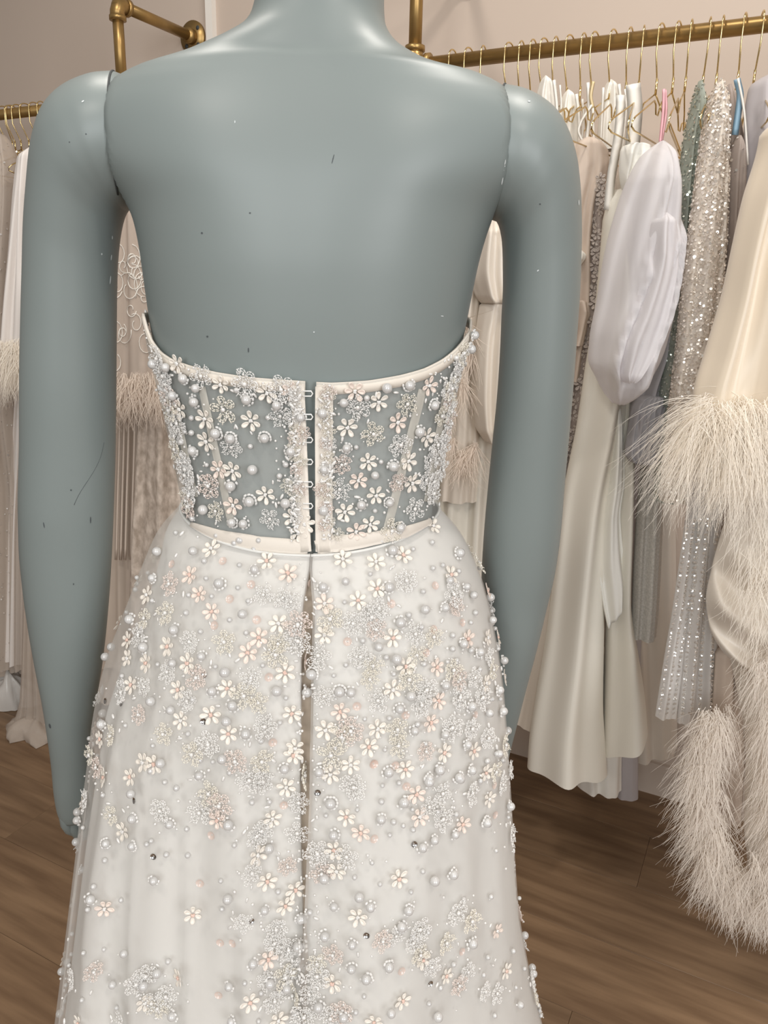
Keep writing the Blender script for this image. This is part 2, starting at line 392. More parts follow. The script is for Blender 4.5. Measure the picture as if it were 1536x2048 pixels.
# fingers, curling forward out of the palm; five on each hand
def fingers(base_px, Yo, sgn, par, inward):
    for k, (bx, by, ln, rr) in enumerate(base_px):
        p0 = aty(bx, by, H + Yo + 0.003 * k)
        d0 = np.array([0.004 * inward, 0, -1.0])
        pts = [p0 + np.array([0, 0, 0.012]), p0]
        a = 0.08; p = p0
        for seg in range(6):
            d = np.array([0.35 * inward * math.sin(a), 0.75 * math.sin(a), -math.cos(a)]); d /= np.linalg.norm(d)
            p = p + d * ln / 6; pts.append(p); a += 0.36
        r = [rr * q for q in (1.05, 1.0, 1.0, .97, .93, .9, .82, .55)]
        V, Fc = tube(pts, r, 12)
        fo = obj('finger', V, Fc, M['mannequin'], par)
fingers([(132, 1634, .056, .0075), (147, 1640, .062, .0075), (162, 1640, .060, .0075), (176, 1630, .052, .007)], .070, 1, arm_l, 1)
fingers([(982, 1614, .048, .0075), (968, 1616, .054, .0075), (954, 1614, .052, .0075), (941, 1604, .045, .007)], .106, 1, arm_r, -1)
for (bx, by, Yo, s, par) in ((183, 1560, .085, 1, arm_l), (936, 1545, .12, -1, arm_r)):
    p = aty(bx, by, H + Yo)
    V, Fc = tube([p, p + np.array([s * .004, .018, -.016]), p + np.array([s * .004, .030, -.036]), p + np.array([s * .002, .034, -.052])], [.0095, .0092, .008, .005], 12)
    obj('thumb', V, Fc, M['mannequin'], par)
# joint lines between torso and arms
for rows, sx in ((LA, -1), (RA, 1)):
    ox, oy, ix, iy, dp, Yo = rows[0]
    O = aty(ox, oy, H); I = aty(ix, iy, H); c = (O + I) / 2; u = (O - I) / 2
    pts = [c + u * math.cos(t) * 1.0 + np.array([-sx * 0.0125 * max(0, -math.sin(t)), (dp + 0.0112) * math.sin(t), 0]) + np.array([-sx * 0.0004, 0, 0]) for t in np.linspace(math.pi * 1.18, math.pi * 2.82, 49)]
    V, Fc = tube(pts, 0.0008, 6); obj('joint_line', V, Fc, M['seam'], man)
# paint chips and scuffs that the photo shows on the paint
def decal_blob(name, bvh, px, py, lx, ly, rot, m, par, off=0.0003):
    V = []; n = 8
    for k in range(n):
        a = 2 * math.pi * k / n; x = lx * math.cos(a); y = ly * math.sin(a)
        d = ray(px + x * math.cos(rot) - y * math.sin(rot), py + x * math.sin(rot) + y * math.cos(rot))
        h = bvh.ray_cast(Vector(CAM), Vector(d).normalized())
        if h[0] is None: return
        V.append(h[0] + h[1] * (off if h[1].dot(Vector(d)) < 0 else -off))
    V2 = [v for v in V]
    o = obj(name, V2, [tuple(range(n))], m, par); return o
AL, AR = bvh_of(arm_l), bvh_of(arm_r)
for bv, px, py, lx, ly, ro, m in ((AL, 224, 475, 1.2, 4, 0, 'chip'), (AL, 222, 515, 1.2, 6, .1, 'chip'), (AL, 220, 560, 1.3, 9, .1, 'chip'), (AL, 203, 508, 1.5, 2, 0, 'chip'), (AL, 166, 203, 3, 1.5, -.6, 'chip'),
        (AR, 1058, 203, 2.5, 1.5, 0, 'chip'), (AR, 1076, 541, 2.5, 1.3, -.7, 'chip'), (AR, 1157, 405, 1, 6, 0, 'chip'), (BODY_BVH, 1009, 330, 1.3, 12, .15, 'chip'), (BODY_BVH, 1004, 362, 1.2, 8, .2, 'chip'), (BODY_BVH, 470, 244, 1, 3, 0, 'chip'), (BODY_BVH, 884, 632, 3, 1, .1, 'chip'), (BODY_BVH, 628, 664, 1.5, 1.5, 0, 'chip'),
        (AL, 142, 980, 1.8, 1.8, 0, 'scuff'), (AL, 139, 284, 1.2, 1.2, 0, 'scuff'), (AL, 172, 268, 1.4, 1.4, 0, 'scuff'), (AL, 88, 1050, 1, 6, -.2, 'scuff'), (AL, 181, 1040, 1.2, 7, 0, 'scuff'), (AL, 100, 1452, 2, 5, -.3, 'scuff'), (AL, 147, 1168, 1.2, 2, 0, 'scuff'), (BODY_BVH, 404, 466, 2, 2, 0, 'scuff'), (BODY_BVH, 500, 426, 2, 1.5, 0, 'scuff'), (BODY_BVH, 415, 673, 2, 2, 0, 'scuff'), (BODY_BVH, 497, 700, 1.2, 5, 0, 'scuff'), (AR, 1080, 408, 1.6, 1.6, 0, 'scuff'), (BODY_BVH, 666, 318, .9, 10, .25, 'scuff')):
    decal_blob('paint_chip' if m == 'chip' else 'scuff_mark', bv, px, py, lx, ly, ro, M[m], man)
# a long hair-thin scratch on the forearm
pts = []
for t in np.linspace(0, 1, 14):
    h = AL.ray_cast(Vector(CAM), Vector(ray(208 - 54 * t + 6 * math.sin(5 * t), 885 + 125 * t)).normalized())
    if h[0] is not None: pts.append(np.array(h[0]))
if len(pts) > 3:
    V, Fc = tube(pts, 0.00022, 5); obj('scratch', V, Fc, M['scuff'], man)
# the stand under the skirt
mx = body_rows[-1][0]
b = MB(); b.tube([(mx, H, 0.012), (mx, H, body_rows[-1][2] + 0.02)], 0.016, 16); b.out('stand_pole', M['brass_pipe'], man)
b = MB(); b.tube([(mx, H, 0.0), (mx, H, 0.012)], [0.17, 0.165], 40); b.out('stand_base', M['brass_pipe'], man)

# ------------------------------------------------------------------ the beaded gown
gown = thing('wedding_gown', 'strapless white wedding gown covered in pearls, beads and petal flowers on the mannequin', 'wedding gown', (-0.07, H, 0))
def body_row_at(z):
    zs = body_rows[:, 2]                     # descending
    return np.array([np.interp(-z, -zs, body_rows[:, j]) for j in range(6)])
BOFF = 0.0055
# neckline measured on the back
NECK = [(297, 628), (303, 655), (312, 680), (330, 704), (352, 718), (390, 731), (450, 745), (520, 755), (585, 760), (617, 763), (650, 765), (720, 761), (790, 750), (840, 737), (880, 718), (908, 695), (925, 670), (935, 650)]
nk = []
for x, y in NECK:
    d = Vector(ray(x, y)).normalized(); h = BODY_BVH.ray_cast(Vector(CAM), d)
    if h[0] is None:
        p = Vector(aty(x, y, H)); h = BODY_BVH.find_nearest(p)
    p = h[0]; r = body_row_at(p.z); nk.append((math.atan2((p.y - H) / r[3], (p.x - r[0]) / r[1]), p.z))
# phi runs -pi .. 0 over the back
nk.sort()
nphi = [q[0] for q in nk]; nz = [q[1] for q in nk]
def ztop(phi):
    ph = (phi + math.pi) % (2 * math.pi) - math.pi
    if -math.pi < ph <= nphi[0]: return nz[0] + 0.0
    if nphi[0] < ph < nphi[-1]: return float(np.interp(ph, nphi, nz))
    return max(nz[0], nz[-1]) + 0.012 * max(0, math.sin(ph))
ZB = zmid(1095)
def bod(phi, z, off=BOFF): return body_pt(phi, body_row_at(z), off)
def phi_of_px(x, y):
    h = BODY_BVH.ray_cast(Vector(CAM), Vector(ray(x, y)).normalized())
    p = h[0]; r = body_row_at(p.z); n = 2.25
    return math.atan2(-abs((p.y - H) / r[3]) ** (n / 2), math.copysign(abs((p.x - r[0]) / r[1]) ** (n / 2), p.x - r[0]))
NZ = 36
def panel(name, ph0, ph1, m, off=BOFF, n=70, zt=None, zb=None):
    g = []
    for i in range(NZ + 1):
        row = []
        for j in range(n + 1):
            ph = ph0 + (ph1 - ph0) * j / n
            t = (zt or ztop)(ph); bt = zb(ph) if zb else ZB
            z = t + (bt - t) * i / NZ
            row.append(bod(ph, z, off))
        g.append(row)
    V, Fc = loft(g, False, False, closed=False)
    return obj(name, V, Fc, m, gown)
gL = phi_of_px(613, 900); gR = phi_of_px(632, 900)
pan_l = panel('net_panel', gL, -math.pi * 1.5, M['bodice_net'])
pan_r = panel('net_panel', gR, math.pi / 2, M['bodice_net'])
PV = [v.co + pan_l.location + gown.location for v in pan_l.data.vertices]; PF = [tuple(p.vertices) for p in pan_l.data.polygons]
k0 = len(PV)
PV += [v.co + pan_r.location + gown.location for v in pan_r.data.vertices]; PF += [tuple(i + k0 for i in p.vertices) for p in pan_r.data.polygons]
BOD_BVH = BVHTree.FromPolygons(PV, PF)
def cast(bvh, x, y, off=0.0):
    d = Vector(ray(x, y)).normalized(); h = bvh.ray_cast(Vector(CAM), d)
    if h[0] is None: return None
    n = h[1] if h[1].dot(d) < 0 else -h[1]
    return h[0] + n * off, n
def full_bodice_pt(x, y, off):
    """on the bodice surface, the gap closed over"""
    h = BODY_BVH.ray_cast(Vector(CAM), Vector(ray(x, y)).normalized())
    if h[0] is None: return None
    n = h[1] if h[1].y < 0 else -h[1]
    return h[0] + n * (BOFF + off)
def strip(name, path, wpx, m, off=0.0015, nseg=24, nw=4, th=0.0012):
    """a cloth strip with thickness following a path of pixels"""
    P = np.array(path, float); L = np.concatenate([[0], np.cumsum(np.linalg.norm(np.diff(P, axis=0), axis=1))])
    q = np.linspace(0, L[-1], nseg); X = np.interp(q, L, P[:, 0]); Y = np.interp(q, L, P[:, 1])
    T = np.stack([np.gradient(X), np.gradient(Y)], 1); T /= np.linalg.norm(T, axis=1)[:, None]
    rings = []
    for i in range(nseg):
        ww = np.interp(q[i] / L[-1], np.linspace(0, 1, len(wpx)), wpx) if hasattr(wpx, '__len__') else wpx
        top = []; bot = []
        for j in range(nw + 1):
            s = (j / nw - 0.5) * ww
            p = full_bodice_pt(X[i] - T[i, 1] * s, Y[i] + T[i, 0] * s, off)
            if p is None: break
            top.append(p + Vector((0, -th * (1 - (2 * j / nw - 1) ** 4), 0))); bot.append(p)
        if len(top) == nw + 1: rings.append(top + bot[::-1])
    V, Fc = loft(rings); return obj(name, V, Fc, m, gown)
# binding along the neckline, all the way round
for (p0, p1) in ((gL, -math.pi * 1.5), (gR, math.pi / 2)):
    pts = []; g = []
    for j in range(81):
        ph = p0 + (p1 - p0) * j / 80; z = ztop(ph)
        up = bod(ph, z, BOFF - 0.0022) + np.array([0, 0, 0.0003])
        g.append([up, bod(ph, z + 0.0005, BOFF - 0.0006), bod(ph, z - 0.004, BOFF + 0.0006), bod(ph, z - 0.0085, BOFF + 0.0006), bod(ph, z - 0.0085, BOFF + 0.0001), bod(ph, z - 0.003, BOFF - 0.0022)])
    V, Fc = loft(g); obj('top_binding', V, Fc, M['binding'], gown)
# centre-back plackets, boning channels, waist facing
strip('back_placket', [(597, 764), (601, 850), (605, 950), (608, 1040), (611, 1100)], [27, 27, 26, 26, 26], M['ivory'], 0.0016)
strip('back_placket', [(649, 768), (648, 850), (648, 950), (648, 1040), (649, 1100)], [34, 34, 33, 33, 34], M['ivory'], 0.0016)
for pth, w_ in (([(413, 770), (440, 900), (472, 1050)], 14), ([(357, 780), (378, 880), (402, 990)], 12), ([(836, 775), (805, 900), (768, 1055)], 16), ([(882, 770), (862, 880), (842, 1000)], 12)):
    strip('boning_channel', pth, w_, M['channel'], 0.0006, th=0.0008)
strip('waist_facing', [(395, 1046), (450, 1070), (520, 1086), (600, 1092), (618, 1096)], [10, 26, 34, 34, 34], M['ivory'], 0.0012, nseg=30)
strip('waist_facing', [(634, 1094), (660, 1086), (720, 1078), (800, 1062), (850, 1040)], [34, 34, 28, 24, 12], M['ivory'], 0.0012, nseg=30)
# hook loops across the gap
for y0 in (781, 827, 873, 917, 962, 1006):
    P = [full_bodice_pt(x, y, 0.003) for x, y in ((608, y0 - 5), (624, y0 - 5), (627, y0), (624, y0 + 5), (608, y0 + 5))]
    V, Fc = tube([np.array(p) for p in P], 0.00055, 6); obj('hook_loop', V, Fc, M['thread'], gown)

# ---- skirt: satin underskirt and sheer tulle overskirt
SK = [  # mid py, xl outer, xr outer, back, front, satin inset left, satin inset right
    (1024, 364, 880, .093, .085, 2, 2), (1070, 318, 926, .108, .093, 16, 2), (1120, 292, 955, .120, .096, 30, 3), (1180, 266, 979, .130, .098, 36, 3),
    (1240, 241, 994, .138, .10, 38, 3), (1300, 217, 1007, .145, .10, 36, 3), (1360, 199, 1016, .151, .10, 32, 3), (1430, 185, 1023, .158, .10, 24, 3),
    (1500, 176, 1029, .165, .105, 22, 3), (1600, 161, 1037, .174, .11, 20, 3), (1700, 148, 1045, .183, .12, 18, 3), (1800, 134, 1055, .192, .13, 18, 3),
    (1900, 119, 1074, .202, .14, 18, 3), (1980, 106, 1094, .211, .15, 18, 3), (2048, 95, 1113, .219, .16, 18, 3), (2180, 66, 1158, .235, .18, 14, 3), (2420, 0, 1240, .265, .22, 6, 3)]
ST = table(SK, 120)
SLIT = None
def skirt_rows(inner):
    out = []
    for q in ST:
        py, xl, xr, bk, fr, il, ir = q
        if inner: xl, xr = xl + il, xr - ir
        L = aty(xl, py + TR * (xl - 617), H); R = aty(xr, py + TR * (xr - 617), H)
        cor = math.sqrt(1 - (bk / H) ** 2)
        o = 0.006 if inner else 0.0
        out.append([(L[0] + R[0]) / 2, (R[0] - L[0]) / 2 * cor, (L[2] + R[2]) / 2, bk - o, fr - o])
    # on to the floor
    z0 = out[-1][2]
    if z0 > 0.02:
        a = out[-1]; bq = out[-8]
        for k in range(1, 13):
            t = k / 12; z = z0 + (0.012 - z0) * t
            g = (z - a[2]) / (a[2] - bq[2])
            out.append([a[0], a[1] + (a[1] - bq[1]) * g, z, a[3] + (a[3] - bq[3]) * g, a[4] + (a[4] - bq[4]) * g])
    return out
def fold(phi, t, seed):
    v = 0
    for k, a in ((5, 1.0), (9, .7), (14, .5), (23, .25)):
        v += a * math.sin(k * phi + seed * k * 1.3 + 1.2 * math.sin(2.0 * t + k))
    return v
def skirt(name, m, inner):
    rows = skirt_rows(inner); z1 = rows[0][2]
    g = []
    for r in rows:
        cx, a, z, bk, fr = r
        dpt = z1 - z
        # half-width of the centre-back opening, zero at the waist
        hw = 0.0040 * min(1, max(0, (dpt - 0.012) / 0.03)) + 0.0002 
        hw *= 1.0 if dpt < 0.20 else max(0.02, 1 - (dpt - 0.20) / 0.14)
        if inner: hw += 0.0012
        x_s = aty(611 + 0.006 * dpt, 1115 + dpt * 2000, H - bk)[0] if False else (-0.0605 + 0.0)
        def pt(phi):
            co, si = math.cos(phi), math.sin(phi)
            x = a * co; y = (fr if si > 0 else bk) * si
            am = 0.0125 * min(1, max(0, dpt - 0.03) / 0.30) * min(1.0, 1.0)
            if co > 0.1 and si < 0: am *= 0.45
            f = am * fold(phi, dpt * 3, 0.0) * (1 - 0.8 * max(0, abs(co) - 0.75) / 0.25)
            if not inner and si < .2:
                e = 0.011 * min(1, max(0, dpt - .05) / .3) * (1.0 if co < 0 else .35) * (1 - max(0, abs(co) - .85) / .15)
                y -= e * (0.5 + 0.5 * math.sin(26 * phi + 2.2 * math.sin(5 * dpt + 1))) ** 3
            dip = math.exp(-dpt / 0.05) * (0.007 * abs(co) ** 3 - 0.010 * max(0, -si) ** 2)
            return np.array([cx + x + f * co * 0.3, H + y + f * si, z + dip])
        # phi where x = x_s +- hw at the back
        ps = lambda xx: -math.acos(max(-1, min(1, (xx - cx) / a)))
        pr = ps(XS + hw); pl = ps(XS - hw)                   # both in (-pi, 0)
        seg = []
        er, el = pt(pr), pt(pl)
        seg.append(er + np.array([0.0010, 0.013, 0])); seg.append(er + np.array([-0.0004, 0.006, 0])); seg.append(er + np.array([-0.0002, 0.0015, 0]))
        tot = (pl + 2 * math.pi) - pr
        n = 230
        for j in range(n + 1):
            ph = pr + tot * j / n
            seg.append(pt(ph))
        seg.append(el + np.array([0.0002, 0.0015, 0])); seg.append(el + np.array([0.0004, 0.006, 0])); seg.append(el + np.array([-0.0010, 0.013, 0]))
        g.append(seg)
    V, Fc = loft(g, False, False, closed=False)
    return obj(name, V, Fc, m, gown), g
XS = aty(613, 1160, H - 0.125)[0]
satin, gs = skirt('satin_underskirt', M['satin'], True)
tulle, gt = skirt('tulle_overskirt', M['tulle'], False)
tulle.data.polygons.foreach_set('use_smooth', [True] * len(tulle.data.polygons))
TUL = bvh_of(tulle)
# rolled waist edge and its placket behind the opening
for gg, nm in ((gt, 'waist_edge'),):
    pts = gg[0][3:-3]; V, Fc = tube(pts, 0.0013, 8); obj(nm, V, Fc, M['satin'], gown)
g = []
for k in range(40):
    r = gt[min(k * 3, len(gt) - 1)]
    c = (np.array(r[3]) + np.array(r[-4])) / 2
    g.append([c + np.array([-0.012, 0.014, 0]), c + np.array([0, 0.0125, 0]), c + np.array([0.012, 0.014, 0])])
V, Fc = loft(g, False, False, closed=False); obj('slit_placket', V, Fc, M['placket'], gown)

# ---- ornaments ---------------------------------------------------------------
def ico(sub):
    import bmesh
    bm = bmesh.new(); bmesh.ops.create_icosphere(bm, subdivisions=sub, radius=1.0)
    me = bpy.data.meshes.new('pearl'); bm.to_mesh(me); bm.free()
    me.polygons.foreach_set('use_smooth', [True] * len(me.polygons)); return me
pearl_me = ico(3); pearl_me.materials.append(M['pearl'])
spearl_me = ico(2); spearl_me.materials.append(M['pearl'])
def bead_ring_mesh(seed):
    r = random.Random(seed); b = MB()
    n = r.randint(6, 9); a0 = r.uniform(0, 6)
    for k in range(n):
        a = a0 + k * (4.6 / n); rad = r.uniform(1.15, 1.4)
        p = np.array([math.cos(a) * rad, math.sin(a) * rad, r.uniform(-.55, -.2)])
        t = np.array([-math.sin(a), math.cos(a), r.uniform(-.3, .3)]) * 0.32
        b.tube([p - t, p, p + t], [.2, .27, .2], 6)
    me = mesh('crystal_cup', b.V, b.F); me.materials.append(M['crystal']); return me
rings_me = [bead_ring_mesh(i) for i in range(5)]
def flower_mesh(seed):
    r = random.Random(seed); V = []; Fq = []
    for k in range(6):
        a = k * math.pi / 3 + r.uniform(-.1, .1); ln = r.uniform(.9, 1.05); tilt = r.uniform(.1, .5)
        base = len(V); ca, sa = math.cos(a), math.sin(a)
        n = 10
        # ring outline raised, hollow centre
        for (sc, hz) in ((1.0, .02), (.86, .10), (.55, .02), (.1, .0)):
            for j in range(n):
                t = 2 * math.pi * j / n
                u = .62 + .40 * sc * math.cos(t); w_ = .23 * sc * math.sin(t) * (1.0 + .35 * math.cos(t))
                u *= ln
                V.append((u * ca - w_ * sa, u * sa + w_ * ca, hz + tilt * (u ** 2) * .45))
        for i in range(3):
            for j in range(n):
                k2 = (j + 1) % n
                Fq.append((base + i * n + j, base + i * n + k2, base + (i + 1) * n + k2, base + (i + 1) * n + j))
        Fq.append(tuple(base + 3 * n + j for j in range(n)))
    return mesh('petal_flower', V, Fq)
flow_me = []
for i in range(6):
    me = flower_mesh(i); me.materials.append(M['petal'] if i < 4 else M['petal_pink']); flow_me.append(me)
def center_mesh():
    b = MB()
    for k in range(5):
        a = k * 2 * math.pi / 5; q = .11 if k else 0
        Vs, Fs = tube([(q * math.cos(a), q * math.sin(a), .0), (q * math.cos(a), q * math.sin(a), .1), (q * math.cos(a), q * math.sin(a), .2), (q * math.cos(a), q * math.sin(a), .25)], [.1, .13, .11, .03], 6)
        b.add(Vs, Fs)
    return b
cb = center_mesh()
cen_me = [mesh('flower_centre', cb.V, cb.F) for _ in range(2)]
cen_me[0].materials.append(M['pinkbead']); cen_me[1].materials.append(M['seedbead'])
def cluster_mesh(seed, m_):
    """crystal bead flower: looped petals of strung beads over a clear sequin"""
    r = random.Random(seed); b = MB(); np_ = r.choice((5, 6, 6))
    for k in range(np_):
        a = k * 2 * math.pi / np_ + r.uniform(-.12, .12); ln = r.uniform(.85, 1.05); hz = r.uniform(.12, .34)
        ca, sa = math.cos(a), math.sin(a)
        for sc in (1.0, .58):
            pts = []
            for q in range(9):
                t = 2 * math.pi * q / 8; u = (.58 + .40 * sc * math.cos(t)) * ln; w_ = .27 * sc * math.sin(t) * (1 + .3 * math.cos(t))
                pts.append((u * ca - w_ * sa, u * sa + w_ * ca, .06 + hz * u + .05 * (1 - sc)))
            for q in range(8):
                p, e = np.array(pts[q]), np.array(pts[q + 1]); g_ = (e - p) * .10
                b.tube([p + g_, (p + e) / 2, e - g_], [.030, .050, .030], 5)
        for q in range(2):
            rad = r.uniform(.35, .75); aa = a + r.uniform(-.25, .25)
            p = np.array([math.cos(aa) * rad, math.sin(aa) * rad, .16 + hz * rad]); e = p + np.array([math.cos(aa + r.uniform(-.8, .8)), math.sin(aa + r.uniform(-.8, .8)), r.uniform(-.2, .5)]) * .26
            b.tube([p, e], .036, 5)
    me = mesh('crystal_flower', b.V, b.F); me.materials.append(m_)
    b = MB()
    for k in range(10):
        aa = r.uniform(0, 6.3); rad = r.uniform(.15, .95) if k else 0
        c = np.array([math.cos(aa) * rad, math.sin(aa) * rad, .24 + r.uniform(0, .08)])
        s = .15 if k == 0 else r.uniform(.05, .085)
        b.tube([c - ZA * s * .8, c - ZA * s * .3, c + ZA * s * .4, c + ZA * s * .8], [s * .5, s, s, s * .5], 7)
    m2 = mesh('seed_beads', b.V, b.F); m2.materials.append(M['seedbead'])
    return me, m2
M['crystal_warm'] = mat('cream_crystal_bead', (0.98, 0.93, 0.82), 0.12, 0.9, coat=0.8, alpha=0.60)
M['crystal_blush'] = mat('blush_crystal_bead', (0.96, 0.84, 0.77), 0.12, 0.9, coat=0.8, alpha=0.60)
clus_me = [cluster_mesh(50 + i, M[('crystal', 'crystal', 'crystal', 'crystal', 'crystal_warm', 'crystal_warm', 'crystal_blush')[i]]) for i in range(7)]
def sequin_mesh():
    V = []; Fq = []; n = 12
    for rad, z in ((.22, 0), (.62, .02), (1, .34)):
        for j in range(n): V.append((rad * math.cos(2 * math.pi * j / n), rad * math.sin(2 * math.pi * j / n), z))
    for i in range(2):
        for j in range(n): Fq.append((i * n + j, i * n + (j + 1) % n, (i + 1) * n + (j + 1) % n, (i + 1) * n + j))
    return V, Fq
sv, sf = sequin_mesh()
pink_me = mesh('blush_sequin', sv, sf); pink_me.materials.append(M['pinksequin'])
silv_me = mesh('silver_sequin', sv, sf); silv_me.materials.append(M['silversequin'])

def place(name, me, pos, nrm, size, parent=gown, sub=None, lift=0.0, spin=None):
    o = bpy.data.objects.new(name, me); link(o, parent)
    q = Vector(nrm).to_track_quat('Z', 'Y')
    from mathutils import Quaternion
    q = q @ Quaternion((0, 0, 1), rnd.uniform(0, 6.28) if spin is None else spin)
    o.rotation_mode = 'QUATERNION'; o.rotation_quaternion = q
    o.scale = (size,) * 3
    o.location = Vector(pos) + Vector(nrm) * lift - Vector(gown.location)
    if sub:
        for nm, sm in sub:
            s_o = bpy.data.objects.new(nm, sm); link(s_o, o)
    return o
def surf(x, y):
    """the outermost gown surface seen at a pixel"""
    d = Vector(ray(x, y)).normalized(); best = None
    for bv in (TUL, BOD_BVH):
        h = bv.ray_cast(Vector(CAM), d)
        if h[0] is not None and (best is None or h[3] < best[3]) and h[3] < 0.72 / d.y: best = h
    if best is None:
        p = full_bodice_pt(x, y, 0.002) if 590 < x < 660 and y < 1110 else None
        if p is not None: return p, Vector((0, -1, 0))
        p = Vector(aty(x, y, H - 0.01)); c = [bv.find_nearest(p) for bv in (TUL, BOD_BVH)]
        best = min(c, key=lambda h: h[3])
        if best[3] > 0.03: return None
    n = best[1]
    if n.dot(d) > 0: n = -n
    return best[0], n.normalized()
def zpts(s, ox, oy, L): return [(ox + x / s, oy + y / s) for x, y in L]
ZA_ = (2.2588, 280, 600); ZC = (3.657, 200, 980); ZD = (3.339, 600, 1040); ZE = (2.954, 100, 1500); ZF = (2.954, 600, 1500)
FLOW = zpts(*ZA_, [(370,380),(505,543),(575,417),(305,637),(187,492),(300,535),(360,762),(422,768),(570,877),(690,980),(745,1010),(715,1050),(425,925),(970,410),(1075,457),(935,572),(1160,550),(1028,727),(1207,725),(985,812),(1062,880),(925,955),(1037,1012),(975,1045),(1222,825),(685,410),(1290,615),(1300,385),(175,285)]) \
 + zpts(*ZC, [(820,435),(1225,525),(1375,615),(665,625),(735,765),(825,890),(1305,975),(1165,1080),(505,1145),(1085,1190),(350,1265),(215,1230),(650,1265),(1355,1330),(1480,1255),(240,1425),(580,1460),(940,1450),(815,1640),(600,1680),(1405,1630),(945,1780),(355,770),(1430,1880),(215,1100),(15,1820)]) \
 + zpts(*ZD, [(285,265),(505,285),(685,240),(510,460),(385,540),(165,560),(160,765),(615,785),(880,45),(1000,370),(1255,475),(1240,785),(1325,785),(1110,795),(700,975),(905,980),(615,1130),(915,1205),(270,1275),(170,1395),(510,1390),(865,1350),(455,1510),(955,1550),(1150,1540),(340,1630),(700,1660),(205,1690),(1230,1090),(1365,1050),(1415,1285)]) \
 + zpts(*ZE, [(330,160),(483,155),(620,80),(440,475),(995,410),(1220,615),(1280,770),(1445,820),(1385,915),(325,930),(845,965),(770,1340),(555,1485),(1180,1485),(1345,1590),(1395,215),(1440,25),(1310,400),(560,70),(1285,1230),(180,1610)]) \
 + zpts(*ZF, [(275,390),(360,485),(205,585),(220,710),(685,255),(700,390),(955,435),(580,755),(345,980),(1155,1065),(1210,1300),(195,1370),(720,1235),(855,1330),(600,1475),(1110,285),(1090,130),(45,310),(440,1600)])
BIG = zpts(*ZA_, [(265,393),(258,455),(165,427),(568,618),(515,760),(253,675),(352,597),(418,620),(488,445),(620,470),(728,525),(683,678),(420,835),(502,905),(660,912),(300,942),(425,1000),(475,1005),(918,458),(1207,380),(1108,392),(825,505),(930,662),(1135,745),(995,920),(1250,590),(832,760),(830,945),(1118,910),(1055,785),(1490,155),(1475,218),(80,285),(135,300),(210,350),(1165,1025),(1315,470)]) \
 + zpts(*ZC, [(445,460),(700,460),(1140,595),(410,650),(885,690),(1055,910),(340,1150),(565,1025),(760,1215),(550,1265),(930,1330),(1285,1460),(830,1465),(540,1605),(400,1545),(940,1685),(1075,1775),(40,1710),(1475,1480),(1480,1790),(980,1570),(245,950)]) \
 + zpts(*ZD, [(300,420),(155,455),(610,215),(980,410),(1090,450),(585,455),(950,590),(820,600),(660,685),(515,845),(635,925),(1070,825),(1180,880),(1350,940),(95,1025),(340,1145),(265,1140),(730,1170),(955,1100),(655,1255),(1125,1240),(1240,1285),(755,1400),(950,1425),(1095,1495),(580,1675),(915,1660),(1125,1665),(125,1670),(1045,1710),(1045,230),(1135,505),(40,1305),(15,1430),(1260,670),(1305,1135),(1330,1275),(1305,1555),(845,1715)]) \
 + zpts(*ZE, [(885,140),(505,255),(715,425),(510,400),(335,540),(620,755),(185,410),(120,700),(1255,935),(1475,985),(1065,865),(635,1300),(465,1195),(1185,1250),(1290,1365),(1075,1380),(745,1560),(1095,1590),(390,1370),(545,1375),(1385,1395),(1030,45),(1385,100),(1290,570),(1065,430),(1495,1165),(1440,1540),(245,870),(510,560),(670,70)]) \
 + zpts(*ZF, [(605,300),(465,400),(930,160),(1085,420),(900,490),(775,525),(745,180),(715,565),(205,490),(775,765),(890,725),(210,910),(410,915),(630,935),(145,1085),(315,1135),(395,1335),(310,1275),(590,1030),(1005,1130),(1280,1500),(510,1270),(110,1500),(265,1560),(525,1540),(800,1560),(1220,330),(1300,235),(1310,385),(1325,740),(1330,820),(1345,900),(1345,940),(15,1165),(5,980),(185,305),(145,745),(355,855),(1395,1320)])
